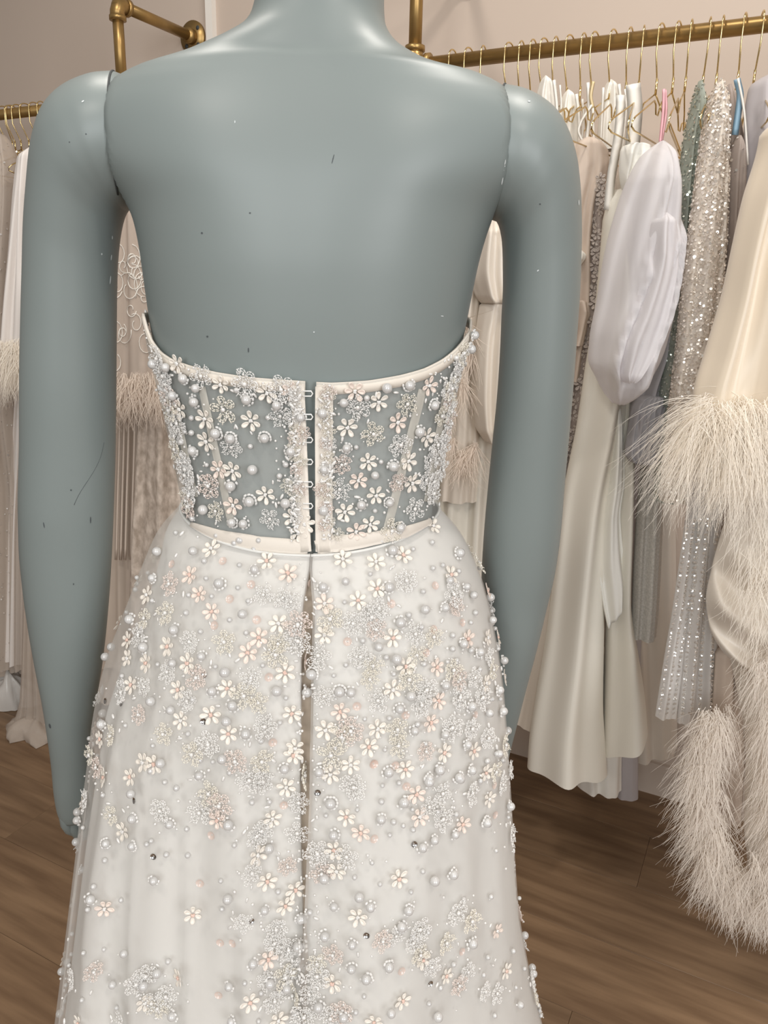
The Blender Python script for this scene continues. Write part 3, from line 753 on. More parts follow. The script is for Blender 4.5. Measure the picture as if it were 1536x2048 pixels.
SML = zpts(*ZA_, [(580,528),(502,658),(212,592),(240,597),(240,530),(308,742),(632,792),(660,740),(440,405),(1022,440),(975,662),(1085,728),(1058,950),(540,1083),(452,1083),(245,985)]) \
 + zpts(*ZC, [(565,320),(770,525),(1025,555),(785,650),(1015,718),(1090,815),(825,780),(660,770),(395,810),(640,900),(955,950),(1075,1045),(745,1035),(1190,1280),(850,1290),(435,1275),(175,1360),(1315,1695),(1360,1515),(285,645),(235,720),(165,885),(1170,1830),(655,1780),(200,1720),(690,1530),(395,1865),(20,1690),(1035,365),(1165,365),(860,330),(990,385),(1130,430)]) \
 + zpts(*ZD, [(465,365),(295,550),(815,480),(720,635),(750,200),(875,155),(945,305),(880,325),(1050,345),(1160,620),(1130,685),(805,715),(1010,770),(305,965),(225,1035),(570,915),(415,805),(620,1025),(820,960),(975,945),(1035,935),(1190,995),(1310,860),(1010,860),(1270,1195),(1325,1195),(1050,1240),(1375,1240),(430,1325),(590,1320),(780,1360),(830,1490),(560,1530),(235,1510),(1240,1605),(1345,1605),(680,1575),(60,580),(60,620),(1130,870)]) \
 + zpts(*ZE, [(755,220),(898,265),(1065,130),(1185,305),(1295,300),(690,610),(822,615),(325,645),(815,460),(205,455),(260,800),(430,880),(225,935),(700,1240),(205,1190),(315,1170),(1345,830),(1020,930),(1015,765),(1095,555),(200,1470),(80,1080),(20,1380),(405,1515),(1240,1430),(1160,1370),(1225,1595),(70,1270),(125,1270),(605,530),(575,550),(325,265),(600,120),(685,185),(890,55),(970,65)]) \
 + zpts(*ZF, [(580,190),(480,205),(475,300),(665,465),(525,497),(605,442),(548,420),(420,660),(325,745),(465,787),(650,832),(720,710),(960,875),(1120,862),(1150,590),(340,347),(155,380),(660,345),(805,360),(915,375),(1055,180),(1100,60),(1150,20),(1185,60),(900,1260),(1075,1325),(1250,1185),(1100,1220),(1265,1400),(820,1400),(380,1445),(330,1540),(755,1490),(1140,1565),(1315,1290),(1285,875),(1220,395),(750,1070),(60,950),(1460,1380),(1455,1410),(1475,1445),(1440,1340),(1290,350),(1285,160),(1275,75),(1280,120),(1310,470),(1275,680),(1490,1500),(1500,1530),(1510,1560)])
PNK = zpts(*ZC, [(905,525),(955,800),(1110,695),(1150,950),(845,990),(1230,1365),(1260,1840),(535,545)]) + zpts(*ZD, [(605,560),(315,810),(835,885),(885,730),(380,1240),(700,1300),(1160,1300),(490,1625),(630,1635),(1075,685),(895,440),(50,420)]) \
 + zpts(*ZE, [(890,780),(1010,1130),(1085,1135),(960,500),(1380,320),(1000,1440)]) + zpts(*ZF, [(430,80),(625,210),(433,520),(595,1300),(950,1185),(1145,380),(1140,205)])
SIL = zpts(*ZE, [(505,298), (615,625), (1185,1010)]) + zpts(*ZF, [(672,552),(103,248),(765,1375),(590,1050),(395,1090),(1435,1520),(1350,1305)]) + zpts(*ZC, [(48,1543),(165,1560),(760,1690),(770,1350)])
CLU = zpts(*ZA_, [(285,340),(480,375),(385,490),(635,520),(420,660),(320,835),(350,950),(590,985),(670,830),(700,620),(840,640),(850,410),(980,480),(1050,600),(1200,465),(910,740),(900,850),(1170,650),(1380,400),(1350,520),(1160,820),(1300,720),(1280,810),(1230,940),(1330,650),(235,880),(220,760),(640,400),(730,720),(725,850),(740,590),(820,850),(830,1010),(890,1050),(1130,1040),(230,930),(130,450),(160,560),(1440,280),(1400,480),(120,340),(130,260),(45,100),(65,200)]) \
 + zpts(*ZC, [(525,690),(500,900),(340,940),(300,1060),(670,1110),(920,1110),(1200,770),(1340,790),(1400,820),(1450,980),(1300,1120),(1280,1200),(510,1330),(340,1440),(720,1370),(1110,1370),(1060,1500),(1150,1550),(650,1540),(300,1640),(180,1480),(800,1850),(480,1780),(1190,1720),(1450,1100),(100,1800)]) \
 + zpts(*ZD, [(700,410),(520,590),(350,690),(500,730),(470,650),(760,760),(880,780),(400,910),(480,970),(770,900),(460,1060),(510,1200),(720,1060),(830,1130),(800,1230),(340,1400),(280,1440),(640,1390),(650,1500),(830,1540),(1000,1380),(1130,1390),(1050,1060),(1150,1050),(1270,1000),(1250,920),(1050,1180),(1030,580),(1010,500),(1200,1180),(1240,1450),(1350,1500),(1290,1680),(210,1560),(160,1170),(120,900),(200,660),(1010,1000)]) \
 + zpts(*ZE, [(660,350),(950,250),(890,360),(1010,320),(1240,60),(1240,470),(1210,500),(1180,720),(1400,680),(1460,480),(1470,300),(1480,150),(1140,1010),(1330,1050),(1320,1130),(1400,1170),(500,1370),(560,1320),(690,1440),(600,1480),(250,1300),(1320,1470),(1380,1330),(430,1600),(250,30),(290,100),(220,300),(370,380),(850,20),(1100,60),(1170,170),(1250,180),(1430,1300),(40,1480),(140,1350),(1450,1440),(1270,1350),(640,1510)]) \
 + zpts(*ZF, [(320,210),(830,250),(1000,250),(830,400),(750,330),(100,600),(280,620),(130,720),(920,950),(1000,1000),(480,1120),(560,1090),(700,1050),(660,1130),(850,1130),(700,1200),(980,1300),(1080,1420),(1150,1430),(930,1380),(770,1270),(200,1200),(1360,1370),(1380,1460),(100,1320),(60,1430),(250,1540),(180,1570),(1240,500),(1280,620),(1180,200),(1230,120),(100,1250),(30,1560)])
seed_pts = []
for px0 in (591, 655):
    for k in range(11): CLU.append((px0 + rnd.uniform(-4, 4), 785 + k * 25 + rnd.uniform(-6, 6)))
for k in range(13):
    t = k / 12
    CLU.append((318 + 62 * t + rnd.uniform(-3, 12), 690 + 310 * t)); CLU.append((922 - 54 * t - rnd.uniform(-3, 14), 705 + 280 * t))
    SML.append((322 + 62 * t + rnd.uniform(-3, 16), 690 + 310 * t + 12)); SML.append((918 - 54 * t - rnd.uniform(-3, 16), 705 + 280 * t + 10))
for x, y in CLU:
    h = surf(x, y)
    if not h: continue
    near = 570 < x < 676 and y < 1090
    a, b2 = rnd.choice(clus_me[3:] if near else clus_me)
    place('crystal_flower', a, h[0], h[1], rnd.uniform(.0058, .0072) if near else rnd.uniform(.0090, .0125), sub=(('seed_beads', b2),), lift=.0030 if near else .0003)
    for k in range(7):
        seed_pts.append((x + rnd.gauss(0, 24), y + rnd.gauss(0, 24)))
for x, y in FLOW:
    h = surf(x, y)
    if not h: continue
    place('petal_flower', rnd.choice(flow_me), h[0], h[1], rnd.uniform(.0076, .0086), sub=(('flower_centre', cen_me[0 if y > 1100 and rnd.random() < .7 else 1]),), lift=.0016)
for x, y in BIG:
    h = surf(x, y)
    if not h: continue
    place('pearl', pearl_me, h[0], h[1], rnd.uniform(.0033, .0043), sub=(('crystal_cup', rnd.choice(rings_me)),) if rnd.random() < .75 else None, lift=.0042)
for x, y in SML:
    h = surf(x, y)
    if h: place('small_pearl', spearl_me, h[0], h[1], rnd.uniform(.0019, .0026), lift=.002)
for x, y in PNK:
    h = surf(x, y)
    if h: place('blush_sequin', pink_me, h[0], h[1], .0036, lift=.0006)
for x, y in SIL:
    h = surf(x, y)
    if h: place('silver_sequin', silv_me, h[0], h[1], .0027, lift=.0006)
# ornaments round the side and front, out of the photograph's sight
def side_pt():
    r = rnd.randint(8, 92); n = len(gt[r])
    j = int(n * rnd.uniform(.25, .75)); p = Vector(gt[r][j]); h = TUL.find_nearest(p)
    n_ = h[1]; c = Vector((-0.06, H, p.z))
    if n_.dot(p - c) < 0: n_ = -n_
    return p, n_
for k in range(70):
    p, n_ = side_pt(); place('petal_flower', rnd.choice(flow_me), p, n_, .008, sub=(('flower_centre', cen_me[0]),), lift=.0016)
    p, n_ = side_pt(); place('pearl', pearl_me, p, n_, .0042, lift=.0042)
    p, n_ = side_pt(); place('small_pearl', spearl_me, p, n_, .0023, lift=.002)
    p, n_ = side_pt(); a, b2 = rnd.choice(clus_me); place('crystal_flower', a, p, n_, .011, sub=(('seed_beads', b2),), lift=.0003)
# loose seed beads nobody could count
b = MB()
for (cx, cy, n_) in ((605, 1400, 90), (632, 1400, 60), (592, 900, 60), (655, 900, 60)):
    for k in range(n_): seed_pts.append((cx + rnd.gauss(0, 5), rnd.uniform(1120, 2040) if cy > 1200 else rnd.uniform(770, 1080)))
for x, y in seed_pts:
    if 609 < x < 637 and y < 1110: continue
    h = surf(x, y)
    if not h: continue
    p, n_ = np.array(h[0]), np.array(h[1]); s = rnd.uniform(.0007, .0013)
    t = np.array([rnd.gauss(0, 1), rnd.gauss(0, .3), rnd.gauss(0, 1)]); t -= n_ * (t @ n_); t /= np.linalg.norm(t) + 1e-9
    if y < 1100 and (575 < x < 612 or 632 < x < 668): p = p + n_ * .0028
    c = p + n_ * s; ln = s * rnd.choice((.9, .9, 2.2))
    b.tube([c - t * ln, c - t * ln * .4, c + t * ln * .4, c + t * ln], [s * .5, s, s, s * .5], 6)
tag(b.out('loose_seed_beads', M['seedbead'], gown), kind='stuff')
#GARMENTS
# ------------------------------------------------------------------ garments on the racks
M['crepe'] = mat('ivory_crepe', (0.80, 0.765, 0.68), 0.55, 0.3, bump=0.05, bscale=400)
M['crepe_white'] = mat('white_crepe', (0.86, 0.845, 0.79), 0.5, 0.3, bump=0.05, bscale=400)
M['organza'] = mat('lilac_white_organza', (0.86, 0.835, 0.85), 0.6, 0.2, alpha=0.66, sub=0.2)
M['organza2'] = mat('grey_organza', (0.55, 0.53, 0.545), 0.6, 0.2, alpha=0.88, sub=0.2)
M['sage'] = mat('sage_green_net', (0.31, 0.335, 0.285), 0.6, 0.3)
M['champ_net'] = mat('champagne_net', (0.74, 0.67, 0.59), 0.6, 0.3)
M['sequin'] = mat('champagne_sequin', (0.93, 0.87, 0.80), 0.25, metal=0.6)
M['sequin_sage'] = mat('sage_sequin', (0.66, 0.69, 0.61), 0.22, metal=0.8)
M['sequin_clear'] = mat('clear_sequin', (0.86, 0.83, 0.79), 0.15, metal=0.6)
M['sheer_white'] = mat('sheer_white_sequin_net', (0.80, 0.77, 0.74), 0.7, 0.2, alpha=0.72)
M['glitter'] = mat('silver_grey_lame', (0.56, 0.53, 0.48), 0.45, 0.4, var=0.25, vscale=260, bump=0.3, bscale=500)
M['champ_satin'] = mat('champagne_satin', (0.76, 0.655, 0.52), 0.34, 0.5, sheen=0.2)
M['champ_satin_pale'] = mat('pale_champagne_satin', (0.76, 0.69, 0.60), 0.34, 0.5, sheen=0.2)
M['feather'] = mat('cream_feather', (0.92, 0.86, 0.77), 0.7, 0.2, sub=0.25)
M['feather_grey'] = mat('greige_feather', (0.84, 0.77, 0.69), 0.7, 0.2, sub=0.25)
M['feather_blush'] = mat('blush_feather', (0.80, 0.705, 0.615), 0.7, 0.2, sub=0.25)
M['blush'] = mat('blush_satin', (0.60, 0.50, 0.42), 0.5, 0.3)
M['nude'] = mat('nude_lining', (0.56, 0.475, 0.40), 0.6, 0.3)
M['taupe'] = mat('taupe_beaded_net', (0.36, 0.30, 0.265), 0.6, 0.3)
M['lavgrey'] = mat('lavender_grey_crepe', (0.46, 0.425, 0.43), 0.6, 0.3)
M['dark'] = mat('dark_lining', (0.07, 0.06, 0.06), 0.8)
M['floral'] = mat('greige_petal_lace', (0.56, 0.49, 0.44), 0.6, 0.3)
M['pinkrib'] = mat('pink_ribbon', (0.80, 0.43, 0.47), 0.4)
M['bluerib'] = mat('blue_ribbon', (0.22, 0.36, 0.47), 0.4)
M['goldrib'] = mat('gold_ribbon', (0.72, 0.58, 0.34), 0.4)
M['whiterib'] = mat('white_ribbon', (0.82, 0.79, 0.73), 0.45)
M['tulle_blush'] = mat('blush_tulle', (0.64, 0.555, 0.48), 0.75, 0.1, alpha=0.62)
M['tulle_emb'] = mat('embroidered_tulle', (0.68, 0.58, 0.50), 0.75, 0.1, alpha=0.55)
M['white_satin2'] = mat('bright_white_satin', (0.82, 0.77, 0.73), 0.4, 0.4)
M['eyelet'] = mat('eyelet_lace', (0.70, 0.61, 0.53), 0.7, 0.2, col2=(0.42, 0.35, 0.29), vscale=70, stretch=(1, 1, .6))
M['plastic'] = mat('translucent_plastic', (0.80, 0.77, 0.73), 0.25, 0.6, alpha=0.75, bump=0.5, bscale=40)
M['cardboard'] = mat('brown_board', (0.36, 0.26, 0.185), 0.8)

def shell_rings(rows, Y, dp, amp=.006, nf=4, seed=0, n=60, m=72, swirl=0.6, disp=None):
    A = table([r if len(r) == 4 else tuple(r) + (Y,) for r in rows], n)
    rs = random.Random(seed); ph = [rs.uniform(0, 6.28) for _ in range(4)]
    rings = []
    for i, q in enumerate(A):
        py, xl, xr, Yr = q; t = i / (n - 1)
        L = aty(xl, py, Yr); R = aty(xr, py, Yr); c = (L + R) / 2; a = (R - L) / 2
        tp_ = min(1, .30 + .70 * math.sqrt(t / .05)); a = a * tp_
        d = min(dp, np.linalg.norm(a) * 1.6 + 0.004)
        ring = []
        for k in range(m):
            f = 2 * math.pi * k / m; co, si = math.cos(f), math.sin(f)
            u = (co + 1) / 2
            fo = math.sin(2 * math.pi * nf * u + ph[0] + swirl * math.sin(3 * t + ph[1])) + .5 * math.sin(2 * math.pi * nf * 1.9 * u + ph[2] + swirl * 2 * t)
            am = amp * min(1, t * 3 + .25) * (1 - abs(co) ** 6)
            p = c + a * co * (1 + .015 * math.sin(9 * t + ph[3] + 2 * si)) + np.array([0, d * si * (.8 + .2 * abs(si)), 0])
            p[1] += am * fo
            if disp and si < 0: p[1] -= disp(u, t) * min(1, -si * 2.5)
            ring.append(p)
        rings.append(ring)
    return rings
def shell(name, rows, Y, dp, m_, par, amp=.006, nf=4, seed=0, hem=None, cap=False, n=60, swirl=.6, disp=None):
    rg = shell_rings(rows, Y, dp, amp, nf, seed, n=n, swirl=swirl, disp=disp)
    if hem:
        for i, r in enumerate(rg):
            t = i / (len(rg) - 1)
            for k in range(len(r)):
                u = (math.cos(2 * math.pi * k / len(r)) + 1) / 2
                r[k][2] += hem(u) * t ** 3
    V, Fc = loft(rg, True, cap); return obj(name, V, Fc, m_, par)
def ribbon(name, path, w, Y, m_, par, th=.0012):
    P = [aty(x, y, q[0] if q else Y) for x, y, *q in path]
    A = np.array(P); k = np.linspace(0, len(A) - 1, 4 * len(A)); A = np.stack([crom(range(len(A)), A[:, j], k) for j in range(3)], 1)
    rings = []
    for i, p in enumerate(A):
        t = A[min(i + 1, len(A) - 1)] - A[max(0, i - 1)]; t /= np.linalg.norm(t) + 1e-9
        s = np.cross(t, [0, 1, 0]); s /= np.linalg.norm(s) + 1e-9
        rings.append([p + s * w / 2, p + np.array([0, -th, 0]), p - s * w / 2, p + np.array([0, th, 0])])
    V, Fc = loft(rings); return obj(name, V, Fc, m_, par)
def feathers(name, roots, m_, par, n_str=14, length=.12, width=.0011, spread=.5, grav=.6, seed=0, seg=6):
    """roots: (point, direction); every root is a plume of wispy strands"""
    r = random.Random(seed); V = []; Fc = []
    for p, d in roots:
        p = np.array(p, float); d = np.array(d, float); d /= np.linalg.norm(d)
        for k in range(n_str):
            dd = d + np.array([r.gauss(0, spread), r.gauss(0, spread * .7), r.gauss(0, spread * .8)]); dd /= np.linalg.norm(dd)
            L = length * r.uniform(.45, 1.1); q = p + np.array([r.gauss(0, .004), r.gauss(0, .004), r.gauss(0, .004)])
            curl = np.array([r.gauss(0, 1.1), r.gauss(0, .7), r.gauss(0, .5)]); b0 = len(V)
            side = np.cross(dd, [0, 1, 0]); side /= np.linalg.norm(side) + 1e-9
            for i in range(seg + 1):
                t = i / seg; wd = width * (1 - .75 * t)
                V.append(q + side * wd / 2); V.append(q - side * wd / 2)
                dd = dd + np.array([0, 0, -grav / seg]) + curl / seg * t; dd /= np.linalg.norm(dd)
                q = q + dd * L / seg
            for i in range(seg): Fc.append((b0 + 2 * i, b0 + 2 * i + 1, b0 + 2 * i + 3, b0 + 2 * i + 2))
    o = obj(name, V, Fc, m_, par); tag(o, kind='stuff'); return o
def sequins(name, src, m_, par, n, rad, seed=0, jit=.5, grid=None):
    r = random.Random(seed); me = src.data; off = Vector(src.location) + Vector(par.location)
    P = list(me.polygons); W = [p.area for p in P]; V = []; Fc = []
    for p in r.choices(P, W, k=n):
        v = [me.vertices[i].co for i in p.vertices]; a, b_ = r.random(), r.random()
        c = (v[0] * (1 - a) + v[1] * a) * (1 - b_) + (v[-1] * (1 - a) + v[2 if len(v) > 3 else 1] * a) * b_ + off
        nn = (-p.normal + Vector((r.gauss(0, jit), r.gauss(0, jit), r.gauss(0, jit)))).normalized()
        c = c - p.normal * .0014; u = nn.orthogonal().normalized(); w_ = nn.cross(u); b0 = len(V); R = rad * r.uniform(.75, 1.15)
        for k in range(6): V.append(c + (u * math.cos(k * math.pi / 3) + w_ * math.sin(k * math.pi / 3)) * R)
        Fc.append(tuple(range(b0, b0 + 6)))
    o = obj(name, V, Fc, m_, par, smooth=False); tag(o, kind='stuff'); return o
def gar(name, label, cat, px, Y=None, group=None):
    p = rail_at(px); return thing(name, label, cat, (p[0], p[1], 0.0), group)

# ---- the rail with the sequinned gowns, from behind the mannequin's elbow outwards
g1 = gar('satin_gown', 'ivory satin gown with a puffed sleeve between the mannequin torso and its arm', 'gown', 960)
shell('puff_sleeve', [(432, 975, 1000), (470, 948, 1022), (540, 938, 1028), (590, 950, 1030), (606, 962, 1028)], 1.58, .06, M['champ_satin_pale'], g1, .010, 2, 3, cap=True)
shell('sleeve', [(596, 962, 1024), (640, 955, 1022), (700, 946, 1020), (780, 943, 1016), (850, 950, 1010), (882, 968, 1005)], 1.585, .05, M['champ_satin_pale'], g1, .007, 2, 4, cap=True)
shell('skirt', [(470, 925, 1020), (700, 880, 1010), (960, 850, 1000), (1150, 840, 995), (1330, 840, 995)], 1.66, .05, M['crepe'], g1, .014, 3, 5)
g2 = gar('organza_trimmed_dress', 'beige dress edged with frayed organza fans behind the waist of the wedding gown', 'dress', 925)
shell('bodice', [(560, 915, 965), (700, 900, 955), (860, 890, 960), (1000, 880, 955)], 1.615, .03, M['champ_satin_pale'], g2, .006, 2, 6)
fan = []
for (x, y) in ((905, 800), (925, 760), (940, 700), (935, 640), (905, 880), (940, 900), (925, 905), (950, 890)):
    fan.append((aty(x, y, 1.57), np.array([rnd.uniform(-.6, .3), -.3, -1])))
feathers('organza_fan', fan, M['feather_blush'], g2, 70, .085, .0012, .42, .15, 9)
g3 = gar('nude_gown', 'nude satin gown with a stiff peplum beside the mannequin upper arm', 'gown', 1150)
shell('bodice', [(278, 1135, 1215), (330, 1132, 1218), (420, 1125, 1195), (500, 1120, 1188), (560, 1118, 1190), (620, 1115, 1190), (700, 1110, 1172), (760, 1105, 1162)], 1.56, .035, M['blush'], g3, .006, 2, 8)
shell('skirt', [(740, 1100, 1165), (900, 1085, 1150), (1100, 1060, 1130), (1300, 1050, 1120)], 1.60, .04, M['blush'], g3, .008, 2, 9)
ribbon('shoulder_strap', [(1176, 165), (1178, 240), (1170, 300)], .007, 1.545, M['whiterib'], g3)
ribbon('shoulder_strap', [(1207, 175), (1203, 260), (1199, 330)], .005, 1.545, M['whiterib'], g3)
ribbon('gold_tie', [(1187, 163), (1182, 190), (1186, 216)], .006, 1.54, M['goldrib'], g3)
ribbon('ribbon_tie', [(1184, 210), (1162, 245), (1157, 262), (1170, 290)], .005, 1.54, M['whiterib'], g3)
ribbon('ribbon_tie', [(1186, 215), (1188, 300), (1187, 400)], .004, 1.54, M['whiterib'], g3)
shell('peplum', [(600, 1130, 1182), (625, 1128, 1186), (650, 1130, 1178), (690, 1122, 1170)], 1.545, .03, M['blush'], g3, .008, 2, 10)
shell('white_cuff', [(498, 1150, 1160), (512, 1148, 1172), (530, 1148, 1162)], 1.53, .02, M['crepe_white'], g3, .003, 1, 11, cap=True)
g4 = gar('petal_lace_gown', 'greige gown of cut-out petal lace beside the nude satin gown', 'gown', 1185)
lace = shell('net_skirt', [(340, 1182, 1212), (480, 1180, 1205), (620, 1168, 1198), (760, 1150, 1185), (900, 1128, 1165), (1050, 1112, 1150), (1230, 1095, 1135)], 1.545, .02, M['taupe'], g4, .002, 1, 12)
lb = bvh_of(lace)
pet = flower_mesh(77); pet.materials.append(M['floral'])
for k in range(70):
    t = k / 69; y = 345 + 860 * t
    xl = np.interp(y, [340, 480, 620, 760, 900, 1050, 1230], [1182, 1180, 1168, 1150, 1128, 1112, 1095]); xr = np.interp(y, [340, 480, 620, 760, 900, 1050, 1230], [1212, 1205, 1198, 1185, 1165, 1150, 1135])
    h = lb.ray_cast(Vector(CAM), Vector(ray(rnd.uniform(xl + 3, xr - 3), y)).normalized())
    if h[0] is None: continue
    o = bpy.data.objects.new('lace_petal', pet); link(o, g4)
    o.location = h[0] - Vector(g4.location) + Vector((0, -.003, 0)); o.rotation_euler = (math.pi / 2 + rnd.uniform(-.4, .4), rnd.uniform(0, 6), rnd.uniform(-.4, .4)); o.scale = (rnd.uniform(.010, .014),) * 3

g5 = gar('crepe_gown', 'long ivory crepe gown with a waterfall ruffle and wide flared hem', 'gown', 1235)
shell('skirt', [(380, 1212, 1262), (480, 1205, 1262), (600, 1195, 1270), (740, 1172, 1262), (850, 1155, 1250), (1000, 1125, 1225), (1150, 1108, 1212), (1280, 1092, 1208), (1400, 1072, 1206), (1480, 1060, 1210), (1535, 1056, 1214)],
      1.47, .055, M['crepe'], g5, .017, 1.15, 13, hem=lambda u: .012 * math.sin(5 * u) - .012 * (1 - (2 * u - 1) ** 2))
shell('flared_panel', [(760, 1225, 1262), (900, 1222, 1265), (1050, 1218, 1262), (1200, 1214, 1258), (1320, 1212, 1272), (1420, 1210, 1284), (1500, 1209, 1288)],
      1.475, .05, M['crepe'], g5, .010, .8, 14, hem=lambda u: -.012 + .062 * u)
shell('waterfall_ruffle', [(800, 1222, 1240), (880, 1215, 1247), (960, 1206, 1249), (1040, 1198, 1240), (1110, 1196, 1243), (1180, 1205, 1247), (1235, 1218, 1240)], 1.445, .02, M['crepe_white'], g5, .010, 1.3, 15, hem=lambda u: -.025 + .07 * u, cap=True)
shell('lining', [(1300, 1150, 1240), (1450, 1148, 1243), (1540, 1148, 1243), (1578, 1150, 1243)], 1.55, .04, M['crepe_white'], g5, .008, 2, 16, hem=lambda u: .014 * (1 - u))
shell('bow', [(288, 1248, 1300), (305, 1240, 1302), (330, 1238, 1298), (360, 1240, 1272), (385, 1246, 1262)], 1.44, .022, M['crepe_white'], g5, .008, 1.5, 17, cap=True)
ribbon('shoulder_strap', [(1242, 190), (1238, 260), (1222, 360), (1216, 420)], .016, 1.46, M['whiterib'], g5)
ribbon('shoulder_strap', [(1266, 168), (1270, 230), (1264, 300)], .026, 1.47, M['whiterib'], g5)
g6 = gar('wide_gown', 'plain pale beige full gown hanging nearest the wall behind the ivory crepe gown', 'gown', 1280)
shell('skirt', [(300, 1235, 1330), (600, 1225, 1345), (850, 1222, 1350), (1100, 1225, 1350), (1300, 1235, 1350), (1440, 1245, 1352), (1508, 1250, 1352)], 1.66, .04, M['champ_satin_pale'], g6, .008, 2, 18, hem=lambda u: -.01 + .03 * u)
g7 = gar('grey_underdress', 'slim grey sheath dress whose hem drops below the ivory crepe gown', 'dress', 1255)
shell('skirt', [(300, 1262, 1300), (800, 1258, 1296), (1200, 1245, 1285), (1500, 1236, 1276), (1592, 1233, 1276)], 1.58, .022, M['lavgrey'], g7, .003, 1, 19)
g8 = gar('pale_gown', 'pale blush-white gown whose hem shows beside the mannequin forearm', 'gown', 1120)
shell('skirt', [(300, 1080, 1140), (700, 1070, 1125), (1000, 1075, 1125), (1170, 1070, 1122), (1300, 1058, 1110), (1400, 1042, 1098), (1446, 1032, 1082)], 1.53, .03, M['champ_satin_pale'], g8, .006, 2, 20)

def sleeve_disp(u, t):
    v = 0
    for (u0, u1, t0, t1, h, w_) in ((.80, .42, .33, .80, .030, .07), (.96, .62, .30, .85, .030, .06), (.45, .15, .45, .92, .024, .06), (.6, .35, .05, .5, .016, .08), (.62, .5, .78, 1.0, .02, .1)):
        if t0 < t < t1 + .08:
            uc = u0 + (u1 - u0) * (t - t0) / (t1 - t0); e = (u - uc) / w_
            v += h * math.exp(-e * e * (5 if e < 0 else .8)) * min(1, (t - t0) * 14) * min(1, (t1 + .08 - t) * 9)
    return v + .007 * math.sin(30 * t + 9 * u) * max(0, t - .72) * 4
g9 = gar('organza_gown', 'lilac-white organza gown with huge puff sleeve hung from a pink ribbon', 'gown', 1330)
shell('puff_sleeve', [(283, 1312, 1334), (300, 1292, 1345), (340, 1265, 1352), (400, 1240, 1357), (500, 1213, 1356), (600, 1196, 1349), (680, 1180, 1332), (720, 1178, 1318), (760, 1196, 1298), (790, 1212, 1272), (806, 1226, 1250)], 1.345, .07, M['organza'], g9, .009, 2.0, 21, cap=True, swirl=1.5, n=90, disp=sleeve_disp)
shell('sleeve_fold', [(425, 1318, 1340), (445, 1302, 1350), (520, 1290, 1354), (620, 1262, 1338), (700, 1238, 1312), (748, 1236, 1282), (764, 1246, 1268)], 1.275, .03, M['organza'], g9, .009, 1.4, 61, cap=True, swirl=1.4)
shell('back_sleeve', [(300, 1330, 1352), (420, 1322, 1364), (560, 1318, 1362), (700, 1298, 1345), (800, 1262, 1330), (860, 1258, 1325)], 1.43, .04, M['organza2'], g9, .010, 2, 22, swirl=1.2)
shell('gathered_cuff', [(790, 1275, 1335), (820, 1262, 1328), (860, 1256, 1326), (890, 1252, 1322), (908, 1251, 1318), (922, 1258, 1310)], 1.40, .035, M['organza2'], g9, .009, 7, 23, cap=True, swirl=2.5)
ribbon('hanging_ribbon', [(1328, 178), (1326, 230), (1320, 290)], .0055, 1.40, M['pinkrib'], g9)
ribbon('hanging_ribbon', [(1331, 180), (1332, 230), (1322, 290)], .0045, 1.405, M['pinkrib'], g9)
g10 = gar('glitter_dress', 'silver-grey lame dress with a straight hem under the organza cuff', 'dress', 1300)
shell('skirt', [(600, 1300, 1335), (880, 1285, 1330), (1000, 1275, 1327), (1120, 1268, 1322), (1220, 1264, 1316), (1272, 1261, 1311)], 1.46, .03, M['glitter'], g10, .006, 1.6, 24)
g11 = gar('sage_sequin_dress', 'sage green sequinned dress beside the lilac organza sleeve', 'dress', 1400)
o = shell('skirt', [(162, 1394, 1406), (200, 1386, 1410), (300, 1366, 1404), (450, 1352, 1394), (600, 1342, 1384), (700, 1333, 1370), (800, 1318, 1352), (1000, 1310, 1345)], 1.39, .03, M['sage'], g11, .004, 2, 25)
sequins('sequin_cover', o, M['sequin_sage'], g11, 2600, .0021, 1)
g12 = gar('champagne_sequin_dress', 'champagne silver dress densely covered in glittering sequins', 'dress', 1440)
o = shell('skirt', [(160, 1432, 1450), (200, 1420, 1453), (300, 1402, 1453), (420, 1386, 1451), (560, 1367, 1443), (700, 1353, 1424), (820, 1338, 1402), (1000, 1320, 1390)], 1.33, .03, M['champ_net'], g12, .004, 2, 26)
sequins('sequin_cover', o, M['sequin'], g12, 9000, .0022, 2, .45)
g13 = gar('sheer_sequin_dress', 'sheer white dress with rows of round sequins ending below the feather cuff', 'dress', 1430)
